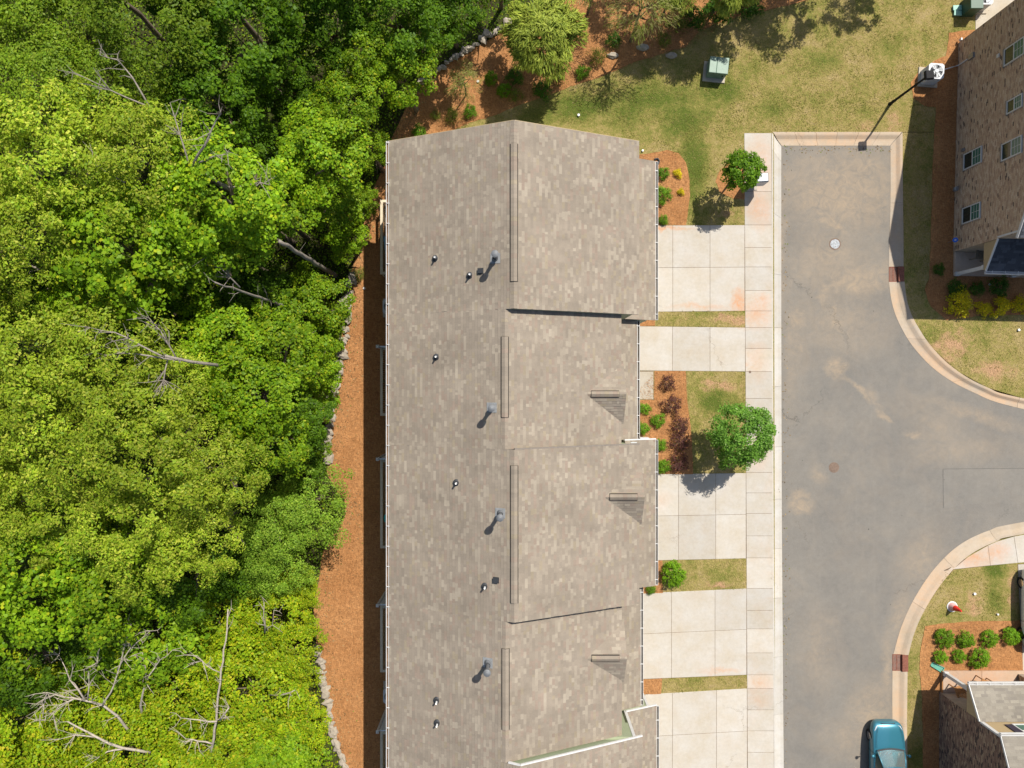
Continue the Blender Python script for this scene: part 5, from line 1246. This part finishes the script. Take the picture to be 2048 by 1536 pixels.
dead_tree([(.11, .03, up(615,628,(0,3,6,9,12.3))), (.04,.01, [(480,575,8.2),(440,535,9),(395,527,9.6)])], 'slender dead pine trunk with stubby branches left of the first two decks', 'dead_grey', 9, 4)
dead_tree([(.08, .03, up(560,690,(0,3,5,6.6)))], 'short grey dead stem near the slender dead pine', 'dead_grey', 3, 5)
dead_tree([(.12,.06, up(560,737,(0,4,7.5,9.5)) + [(330,712,11)]), (.05,.015,[(372,721,10.2),(300,712,10.8),(240,706,11),(190,718,11)]), (.045,.012,[(330,715,10.8),(280,690,11.2),(230,665,11.4),(180,655,11.4)]), (.035,.01,[(355,720,10.5),(320,660,11),(298,636,11.2)]), (.03,.01,[(335,720,10.6),(328,760,10.6),(322,768,10.6)])], 'pale dead tree with spread twiggy branches in the middle of the woods', 'dead_grey', 12, 6)
dead_tree([(.12,.07, up(565,455,(0,5,9,11))), (.06,.012,[(385,332,11.6),(410,290,12),(430,245,12.3),(442,228,12.4)]), (.045,.012,[(380,335,11.5),(360,270,12),(340,205,12.2)]), (.045,.012,[(390,330,11.5),(430,312,12),(455,308,12)]), (.05,.012,[(400,340,11.3),(460,375,11),(520,365,11.2),(540,370,11.2)]), (.04,.012,[(300,215,11.8),(265,155,12.2),(235,120,12.2),(200,110,12.2)]), (.035,.01,[(290,210,11.8),(220,180,12),(140,145,12)]), (.04,.012,[(250,365,11.8),(200,335,12),(175,318,12)])], 'bare-topped tree with grey branches in the upper left woods', 'dead_grey', 8, 7)
dead_tree([(.07,.03,[(95,545,8),(60,530,8.5),(0,525,9)]), (.05,.02,[(60,505,9),(20,475,9.5),(-10,455,9.8)])], 'grey bare stems at the left edge a third of the way down', 'dead_grey', 4, 8)
dead_tree([(.08,.03,[(410,1560,1.5),(425,1490,3.2),(433,1440,3.8),(436,1390,4.2),(442,1340,4.5),(452,1280,4.8),(456,1218,5)]), (.05,.015,[(434,1443,3.9),(400,1440,4.1),(362,1436,4.2)]), (.05,.015,[(426,1488,3.4),(395,1482,3.7),(372,1478,3.8)]), (.06,.03,[(440,1440,3.9),(458,1415,4.3)]), (.03,.01,[(440,1345,4.5),(412,1330,4.8),(395,1312,4.9)])], 'tall pale leaning dead tree standing in the vines, lower left', 'dead', 9, 9)
dead_tree([(.075,.035,[(300,1505,2.8),(245,1496,3.6),(195,1475,4.1),(135,1443,4.5)]), (.05,.015,[(245,1498,3.6),(215,1503,3.8),(195,1515,3.8)]), (.04,.012,[(190,1474,4.1),(150,1470,4.4),(120,1478,4.4)])], 'thick pale fallen limb in the vines near the bottom edge', 'dead', 6, 10)
dead_tree([(.075,.03,[(262,1465,2.8),(235,1432,3.8),(205,1410,4.3),(165,1400,4.6),(130,1394,4.8)]), (.05,.012,[(205,1412,4.3),(228,1370,4.8),(245,1310,5.2),(262,1250,5.4)]), (.05,.012,[(150,1396,4.7),(120,1410,4.8),(92,1440,4.8)]), (.05,.012,[(170,1400,4.6),(140,1360,4.9),(118,1310,5)]), (.04,.01,[(235,1340,5),(262,1295,5.3),(300,1262,5.4)]), (.035,.01,[(175,1400,4.7),(178,1345,5),(195,1325,5.2)]), (.04,.01,[(130,1395,4.8),(95,1385,5),(80,1430,5)])], 'bleached dead tree with dense twisted twigs, lower left of the woods', 'dead', 14, 12)
dead_tree([(.07,.025,[(282,1432,2.5),(283,1400,3.6),(292,1365,4.2),(310,1335,4.6)]), (.04,.012,[(292,1365,4.2),(290,1330,4.6),(285,1305,4.8)]), (.035,.01,[(300,1350,4.4),(320,1320,4.8),(345,1300,5)])], 'forked pale dead sapling between the bleached tree and the leaning one', 'dead', 7, 13)
dead_tree([(.04,.015,[(530,1265,2.6),(527,1235,3.2),(528,1205,3.5)]), (.025,.01,[(530,1262,2.6),(545,1250,3),(548,1220,3.2)])], 'small pale dead sapling beside the vines below the bluish shrub', 'dead', 5, 14)
dead_tree([(.06,.02,[(550,1398,2),(570,1388,2.8),(590,1380,3.1)])], 'short pale broken branch near the pine-straw yard, lower left', 'dead', 5, 15)
dead_tree([(.08,.06,[(655,742,1.2),(630,741,2.0),(610,740,2.6)])], 'grey log end showing through leaves at the yard edge', 'dead_grey', 0, 16)

def in_poly(x, y, poly):
    c = np.zeros(len(x), bool); m = len(poly)
    for i in range(m):
        x1, y1 = poly[i]; x2, y2 = poly[(i + 1) % m]
        if y1 == y2: continue
        c ^= ((y1 > y) != (y2 > y)) & (x < (x2 - x1) * (y - y1) / (y2 - y1) + x1)
    return c
def scatter(n, box, polys, excl, rng):
    x = rng.uniform(box[0], box[2], n); y = rng.uniform(box[1], box[3], n); k = np.zeros(n, bool)
    for p in polys: k |= in_poly(x, y, p)
    for p in excl: k &= ~in_poly(x, y, p)
    return x[k], y[k]
YARD_EDGE = [(1130,-5),(1060,38),(983,75),(898,125),(848,165),(813,215),(788,270),(768,330),(743,390),(723,470),(698,560),(688,640),(680,720),(666,800),(652,880),(655,950),(690,1010),(690,1035),(648,1100),(636,1160),(626,1230),(638,1320),(652,1400),(663,1460),(685,1536),(720,1600)]
rng = np.random.default_rng(5)
x, y = scatter(150000, (-150, -100, 1130, 1640), [YARD_EDGE + [(-150,1640),(-150,-100)]], [], rng); n = len(x)
hgt = np.array([max(.05, .55 + .9 * noise.noise(Vector((a * .012, b * .012, 1)))) for a, b in zip(x, y)])
ed = np.clip((np.interp(y, [p[1] for p in YARD_EDGE[3:]], [p[0] for p in YARD_EDGE[3:]]) - x) / 60, 0.06, 1)
z = rng.uniform(.02, 1, n) * hgt * ed
cen = np.stack([(x - 1024) / PPM, (768 - y) / PPM, z], 1).astype(np.float32)
nor = np.array([0, 0, 1.0]) + rng.normal(size=(n, 3)) * .5
ln = rng.uniform(.07, .16, n); fr = (y > 1150)
col = np.where(fr[:, None], colours(n, PV, rng), colours(n, PG, rng) * .8)
ob = bpy.data.objects.new('undergrowth', leaf_mesh('undergrowth', cen, nor, ln, ln * .75, col, M['leaf'], rng)); put(ob); tag(ob, 'low leafy undergrowth and vines covering the floor of the woods', 'undergrowth', kind='stuff')

# shrubs
def shrub_mesh(seed, pal, leaf=.055, n=70, per=26, asp=.6, spray=0.0, lump=.30, mat=None, wobk=1.0): return crown('shrub_leaves', .5, .42, n, per, leaf, lift(pal, (1.75, 1.7, 1.3)), seed, mat, asp=asp, lump=lump, low=-.15, spray=spray, wobk=wobk)
SP = {'green': [shrub_mesh(s, [((.075,.165,.012),50),((.115,.215,.016),30),((.048,.11,.01),20)], .07, spray=.9, asp=.45) for s in (71,72,171,172)],
      'round': [shrub_mesh(s, [((.085,.175,.010),50),((.125,.225,.012),30),((.052,.115,.008),20)], .05, 110, 30, lump=.22, wobk=.4) for s in (73,74,173)],
      'yellow': [shrub_mesh(s, [((.36,.33,.012),45),((.46,.41,.02),25),((.24,.26,.014),30)], .06) for s in (75,)],
      'purple': [shrub_mesh(s, [((.055,.022,.028),50),((.085,.038,.045),30),((.045,.038,.018),20)], .075, 60, 16, spray=1.0, asp=.4, lump=.36) for s in (76,77)],
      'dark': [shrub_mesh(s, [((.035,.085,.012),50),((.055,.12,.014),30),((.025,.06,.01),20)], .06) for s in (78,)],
      'rough': [shrub_mesh(s, [((.075,.115,.016),50),((.10,.135,.02),30),((.05,.085,.012),20)], .07, 60, 18, spray=.8, asp=.3, lump=.34) for s in (79,80)]}
stem = MB()
for i in range(7):
    a = i * .9; stem.tube([(0,0,-.1), (.12*math.cos(a), .12*math.sin(a), .18), (.3*math.cos(a), .3*math.sin(a), .36)], [.02,.014,.005], 5)
stem_me = stem.mesh('stems'); stem_me.materials.append(M['bark'])
def shrub(px, py, rpx, kind, label, group=None, tall=1.0):
    z = .5 * rpx / 18 * tall; c = P(px, py, z); r = rpx * kz(z) * 1.1; t = thing('shrub', (c.x, c.y, 0), label, 'shrub', group, world=False); rr = random.Random(int(px*3+py))
    f = bpy.data.objects.new('foliage', rr.choice(SP[kind])); put(f, t); s = r / .5 * 1.02; f.scale = (s * rr.uniform(.88, 1.12), s * rr.uniform(.88, 1.12), s * tall); f.location = (0, 0, .16 * s * tall); f.rotation_euler.z = rr.random() * 6.28
    st_ = bpy.data.objects.new('stems', stem_me); put(st_, t); st_.scale = (s, s, s * tall)
B1 = 'shrubs in the rounded bed by the roof corner'
shrub(1326,345,12,'green','green shrub nearest the drain pipe in the rounded bed',B1); shrub(1357,346,8,'yellow','larger yellow shrub in the rounded bed',B1); shrub(1327,388,16,'green','largest green shrub in the rounded bed, against the gutter',B1)
shrub(1363,383,7,'yellow','smaller yellow shrub in the rounded bed',B1); shrub(1328,438,10,'green','small green shrub at the edge of the northernmost driveway',B1)
B2 = 'shrubs in the front bed below the second driveway'
for i, (a, b, r) in enumerate(((1291,818,10),(1317,842,12),(1288,857,11),(1322,889,11),(1330,933,12))):
    shrub(a, b, r, 'green', ('first', 'second', 'third', 'fourth', 'fifth')[i] + ' green shrub from the top in the bed with purple shrubs', B2)
for i, (a, b, r) in enumerate(((1337,768,15),(1345,812,18),(1362,853,18),(1361,886,18),(1359,926,19))):
    shrub(a, b, r, 'purple', ('first', 'second', 'third', 'fourth', 'fifth')[i] + ' purple-leaved shrub from the top in the front bed', B2)
shrub(1351,1153,23,'round','large round shrub in the grass strip between two driveways',None,1.2); shrub(1302,1180,9,'green','small green shrub tucked below the gutter by the fourth driveway')
B3 = 'shrubs in front of the tan brick house'
shrub(1916,575,16,'dark','leftmost dark shrub in the shade below the porch',B3); shrub(1958,577,13,'dark','middle dark shrub in the shade below the porch',B3); shrub(2003,572,18,'dark','dark shrub beside the shaded path below the porch',B3); shrub(1880,538,10,'dark','lone dark shrub in the shaded bed near the storm drain',B3)
shrub(1926,604,24,'yellow','largest yellow shrub, half shaded, below the tan brick house',B3); shrub(1971,617,13,'yellow','smallest yellow shrub below the tan brick house',B3); shrub(2008,612,18,'yellow','bright yellow shrub beside the path end',B3); shrub(2047,610,15,'yellow','yellow shrub cut by the right edge',B3)
B4 = 'round shrubs in two rows by the lower porch'
for i, (a, b, r) in enumerate(((1895,1280,16),(1937,1283,16),(1985,1281,16),(2028,1275,17))): shrub(a, b, r, 'round', ('leftmost','second','third','rightmost')[i] + ' round shrub in the upper row of four', B4)
for i, (a, b, r) in enumerate(((1885,1317,14),(1922,1315,13),(1965,1319,18))): shrub(a, b, r, 'round', ('left','middle','right')[i] + ' round shrub in the lower row of three', B4)
B5 = 'shrubs on the planted bank'
for i, (a, b, r, k, tl) in enumerate(((982,154,13,'round','bright round shrub left of the feathery cedar on the bank'),(1008,178,13,'round','bright round shrub below the cedar, on the bank'),(1031,186,13,'rough','rough shrub right of the bright round pair on the bank'),(905,228,15,'rough','rough shrub on the bank closest to the roof edge'),(940,221,12,'green','green shrub on the bank just above the lawn corner'),(838,262,14,'green','low green shrub on the bank at the roof corner'),(870,228,9,'rough','small rough shrub on the bank near the woods'),
    (1118,150,17,'rough','rough shrub under the right side of the cedar'),(1030,150,14,'dark','dark shrub tucked under the left side of the cedar'),(1085,175,16,'dark','dark shrub directly below the cedar on the bank'),(1195,108,17,'rough','upright rough shrub in the middle of the bank'),(1165,142,12,'green','green shrub at the lawn edge of the bank'),(1229,77,15,'dark','dark green round shrub in the shaded bank'),(1390,30,20,'dark','dark shrub on the bank above the transformer'),(1440,12,24,'dark','dark shrub at the top edge above the transformer'),(1500,5,22,'dark','dark shrub at the top edge right of the transformer'),(1330,75,14,'rough','rough shrub in the sunlit part of the bank'),(1360,45,16,'rough','rough shrub on the bank left of the transformer shade'))):
    shrub(a, b, r, k, tl, B5, 1.2)
shrub(716,548,11,'rough','tiny sprig at the edge of the back yard near the rocks',None,.6)
# cedar-like trees on the bank
PC = [((.130,.165,.026),45),((.165,.195,.034),35),((.085,.12,.018),20)]
CED = crown('cedar_sprays', 2.0, 1.5, 190, 85, .30, lift(PC, (1.8, 1.75, 1.4)), 91, M['needle'], asp=.17, lump=.22, spray=1.6, low=-.3, spread=.7)
CED2 = crown('cedar_sprays', 2.0, 1.7, 60, 40, .30, [((.17,.21,.03),50),((.25,.23,.08),50)], 92, M['needle'], asp=.10, lump=.30, spray=1.6, low=-.3)
for (px, py, r, z, me, lb) in ((1086,74,76,3.2,CED,'feathery yellow-green cedar standing on the bank above the roof'),(928,166,34,1.6,CED2,'wispy half-bare young tree on the bank at the woods edge'),(1282,20,62,3.4,CED2,'wispy conifer at the top edge over the pine straw'),(1350,-30,50,3.2,CED,'feathery conifer cut by the top edge'),(1460,-40,60,3.4,CED,'feathery conifer at the top edge above the transformer'),(1190,-45,60,3.6,CED2,'wispy conifer just beyond the top edge')):
    c = P(px, py, z); t = thing('conifer', (c.x, c.y, 0), lb, 'tree', 'conifers on the bank', world=False); s = r * kz(z) / 2.0
    tr = bpy.data.objects.new('trunk', TR[1]); put(tr, t); tr.scale = (.45*s+.1, .45*s+.1, z + .6)
    cr = bpy.data.objects.new('crown', me); put(cr, t); cr.location = (0, 0, z); cr.scale = (s, s, s * 1.1); cr.rotation_euler.z = px
# young street trees
POAK = [((.060,.135,.018),45),((.085,.175,.024),33),((.040,.095,.014),17),((.13,.20,.06),5)]  # last pale tone puts bluish leaf gloss into the colour
OAK = crown('oak_leaves', 1.66, 1.3, 170, 95, .115, lift(POAK, (1.9, 1.8, 1.7)), 95, asp=.5, lump=.2, wobk=.7, low=-.2)
PMAP = [((.075,.165,.010),45),((.105,.205,.012),33),((.050,.115,.010),22)]
MAP = crown('young_leaves', 1.0, .95, 110, 60, .095, lift(PMAP, (1.8, 1.7, 1.3)), 96, asp=.7, lump=.25, wobk=.4, low=-.2)
for (px, py, z, me, s, lb) in ((1484,871,2.7,OAK,1.0,'round young oak overhanging the pavement between two driveways'),(1487,341,2.5,MAP,1.0,'small bright green tree beside the mailbox at the pavement')):
    c = P(px, py, z); t = thing('street_tree', (c.x, c.y, 0), lb, 'tree', 'young street trees', world=False)
    tr = bpy.data.objects.new('trunk', TR[0]); put(tr, t); tr.scale = (.42, .42, z + .2); cr = bpy.data.objects.new('crown', me); put(cr, t); cr.location = (0, 0, z - .1); cr.scale = (s, s, s)

# rocks along the woods edge
ROCKS = []
for s in range(6):
    bm = bmesh.new(); bmesh.ops.create_icosphere(bm, subdivisions=2, radius=.5)
    for v in bm.verts:
        d = v.co.normalized(); k = 1 + .45 * noise.noise(d * 1.6 + Vector((s * 7.1, 0, 0))) + .12 * noise.noise(d * 4 + Vector((0, s * 3, 0))); q = d * .5 * k
        for ax in range(3): q[ax] = round(q[ax] / .13) * .13 * .55 + q[ax] * .45
        v.co = Vector((q.x * 1.15, q.y * .85, q.z * .6))
    me = bpy.data.meshes.new('stone'); bm.to_mesh(me); bm.free(); me.materials.append(M['stone']); ROCKS.append(me)
def rock_line(pts, n, label, rmin, rmax, wide, seed):
    r = random.Random(seed); t = thing('rock_edging', P(*pts[0]), label, 'rocks', 'rock edging of the pine-straw yard')
    L = [0]
    for a, b in zip(pts[:-1], pts[1:]): L.append(L[-1] + math.hypot(b[0]-a[0], b[1]-a[1]))
    for i in range(n):
        u = L[-1] * (i + r.random() * .8) / n
        for j in range(1, len(L)):
            if u <= L[j]:
                f = (u - L[j-1]) / (L[j] - L[j-1]); q = (pts[j-1][0] + (pts[j][0]-pts[j-1][0])*f + r.uniform(-wide, wide), pts[j-1][1] + (pts[j][1]-pts[j-1][1])*f + r.uniform(-3, 3)); break
        s = r.uniform(rmin, rmax); p = P(*q); o = bpy.data.objects.new('stone', r.choice(ROCKS)); put(o, t)
        o.location = (p.x, p.y, .02 + .18 * s); o.scale = (s, s * r.uniform(.8, 1.1), s * r.uniform(.7, 1.1)); o.rotation_euler = (r.uniform(-.3, .3), r.uniform(-.3, .3), r.random() * 6.28)
rock_line([(1020,48),(985,68),(940,95),(900,122),(860,152),(845,168)], 26, 'rough stone edging in shade between the upper woods and the bank', .22, .5, 5, 41)
rock_line([(712,545),(700,575),(696,610),(692,650),(688,700),(680,740),(670,775),(662,830),(655,880),(660,930)], 44, 'tan stone edging between the woods and the yard behind the decks', .25, .68, 5, 42)
rock_line([(633,1295),(642,1330),(650,1360),(654,1400),(660,1430),(668,1460),(678,1500),(690,1540)], 44, 'pale stone edging beside the vines at the lower left yard', .2, .5, 5, 43)
for (px, py, s, lb) in ((1285,96,.5,'lone rock in the sunlit pine straw of the bank'),(1342,112,.45,'pale rock on the lawn edge of the bank'),(1225,112,.45,'grey rock half hidden in the shaded bank')):
    p = P(px, py); o = bpy.data.objects.new('rock', ROCKS[2]); put(o); o.location = (p.x, p.y, .08); o.scale = (s*1.2, s, s); tag(o, lb, 'rock')

# grass blades and loose pine needles
rng = np.random.default_rng(9)
LAWN_P = [[(940,245),(1000,228),(1085,192),(1190,155),(1270,125),(1370,94),(1400,62),(1480,30),(1560,14),(1640,-4),(2000,-4),(1945,58),(1898,66),(1896,90),(1868,122),(1838,140),(1822,165),(1826,196),(1880,215),(1880,330),(1870,500),(1850,600),(1815,600),(1806,400),(1806,264),(1488,264),(1488,450),(1372,450),(1380,390),(1372,325),(1335,300),(1262,312),(1240,250)],
          [(1306,622),(1491,621),(1491,655),(1300,653)],[(1371,743),(1491,743),(1492,946),(1385,947),(1382,880)],[(1324,1120),(1492,1116),(1493,1178),(1324,1186)],[(1321,1357),(1494,1350),(1495,1377),(1321,1389)],
          [(1832,645),(1893,641),(1960,633),(2048,630),(2048,795),(1975,775),(1915,742),(1866,697)],[(1892,1143),(2034,1128),(2041,1240),(1885,1246),(1850,1252),(1843,1290),(1846,1536),(1816,1536),(1817,1310),(1829,1265),(1852,1215)]]
MULCH_RING = [[(1440,340),(1462,322),(1489,330),(1489,398),(1440,385),(1428,362)]]
x, y = scatter(330000, (940, -10, 2048, 1540), LAWN_P, MULCH_RING, rng); n = len(x)
nn = np.array([noise.fractal(Vector((a * .022, b * .022, 4)), 1.0, 2.0, 4) for a, b in zip(x, y)]); keep = rng.random(n) < np.clip(.55 + .9 * nn, .06, 1)
patchy = (y > 600); keep &= ~(patchy & (rng.random(n) < .35)); x, y, nn = x[keep], y[keep], nn[keep]; n = len(x)
cen = np.stack([(x - 1024) / PPM, (768 - y) / PPM, rng.uniform(.01, .03, n)], 1).astype(np.float32)
g0 = np.array([.370, .285, .125]); g1 = np.array([.170, .178, .036]); f = np.clip(.36 + 2.0 * nn + rng.normal(size=n) * .35, 0, 1)[:, None]
col = (g0 * (1 - f) + g1 * f) * rng.uniform(.75, 1.25, (n, 1))
nor = np.array([0, 0, 1.0]) + rng.normal(size=(n, 3)) * .55; ln = rng.uniform(.05, .12, n)
ob = bpy.data.objects.new('grass', leaf_mesh('grass', cen, nor, ln, ln * .22, col, M['leaf'], rng)); put(ob); tag(ob, 'short yellowing grass blades growing over the lawns', 'grass', kind='stuff')
BED_P = [[(950,242),(1085,194),(1190,157),(1370,96),(1480,32),(1640,-2),(1130,-5),(1060,38),(983,75),(898,125),(848,165),(813,215),(788,270),(768,330),(743,390),(723,470),(698,560),(688,640),(680,720),(666,800),(652,880),(655,950),(690,1010),(690,1035),(648,1100),(636,1160),(626,1230),(638,1320),(652,1400),(663,1460),(685,1536),(850,1536),(850,300)],
         [(1309,743),(1371,743),(1380,840),(1385,946),(1262,946),(1262,800)],[(1262,315),(1335,302),(1370,325),(1378,390),(1370,448),(1262,448)],[(1852,1256),(2040,1244),(2040,1300),(1985,1302),(1985,1345),(1888,1345),(1884,1536),(1848,1536),(1848,1400),(1840,1345)],
         [(1900,68),(1918,66),(1908,500),(1908,560),(2048,560),(2048,626),(1960,630),(1893,638),(1862,612),(1855,578),(1872,470),(1882,330),(1880,215),(1848,210),(1828,194),(1825,165),(1840,142),(1868,124),(1894,114)],[(1314,1124),(1324,1123),(1324,1184),(1282,1186)],[(1284,1361),(1322,1359),(1320,1386),(1284,1389)]]
x, y = scatter(230000, (620, -10, 2048, 1540), BED_P, [], rng); n = len(x)
cen = np.stack([(x - 1024) / PPM, (768 - y) / PPM, rng.uniform(.024, .05, n)], 1).astype(np.float32)
nor = np.array([0, 0, 1.0]) + rng.normal(size=(n, 3)) * .22; ln = rng.uniform(.10, .24, n)
col = colours(n, [((.41,.195,.076),50),((.50,.28,.125),28),((.25,.11,.04),22)], rng, .22)
ob = bpy.data.objects.new('pine_needles', leaf_mesh('pine_needles', cen, nor, ln, np.full(n, .012), col, M['shingle'], rng)); put(ob); tag(ob, 'loose orange pine needles lying over the mulched beds', 'pine straw', kind='stuff')

# fallen leaves and crumbs of bark on the pine straw and along the gutters
x, y = scatter(26000, (620, -10, 860, 1540), [BED_P[0]], [], rng); n = len(x)
ed = np.interp(y, [p[1] for p in YARD_EDGE[3:]], [p[0] for p in YARD_EDGE[3:]]); keep = rng.random(n) < np.clip(1.0 - (x - ed) / 45, .04, 1) * .8; x, y = x[keep], y[keep]; n = len(x)
x2 = np.concatenate([rng.normal(1572, 5, 260), rng.uniform(1570, 1790, 120)]); y2 = np.concatenate([rng.uniform(290, 1536, 260), rng.normal(297, 5, 120)])
zz = np.concatenate([rng.uniform(.03, .06, n), np.full(len(x2), -.112)]); xx = np.concatenate([x, x2]); yy = np.concatenate([y, y2]); n = len(xx)
cen = np.stack([(xx - 1024) / PPM, (768 - yy) / PPM, zz], 1).astype(np.float32); nor = np.array([0, 0, 1.0]) + rng.normal(size=(n, 3)) * .3; ln = rng.uniform(.04, .12, n)
col = colours(n, [((.20,.13,.06),40),((.30,.21,.10),25),((.10,.07,.035),20),((.14,.17,.03),15)], rng, .25)
ob = bpy.data.objects.new('fallen_leaves', leaf_mesh('fallen_leaves', cen, nor, ln, ln * .6, col, M['shingle'], rng)); put(ob); tag(ob, 'scattered dry fallen leaves along the yard edge and road gutter', 'leaves', kind='stuff')
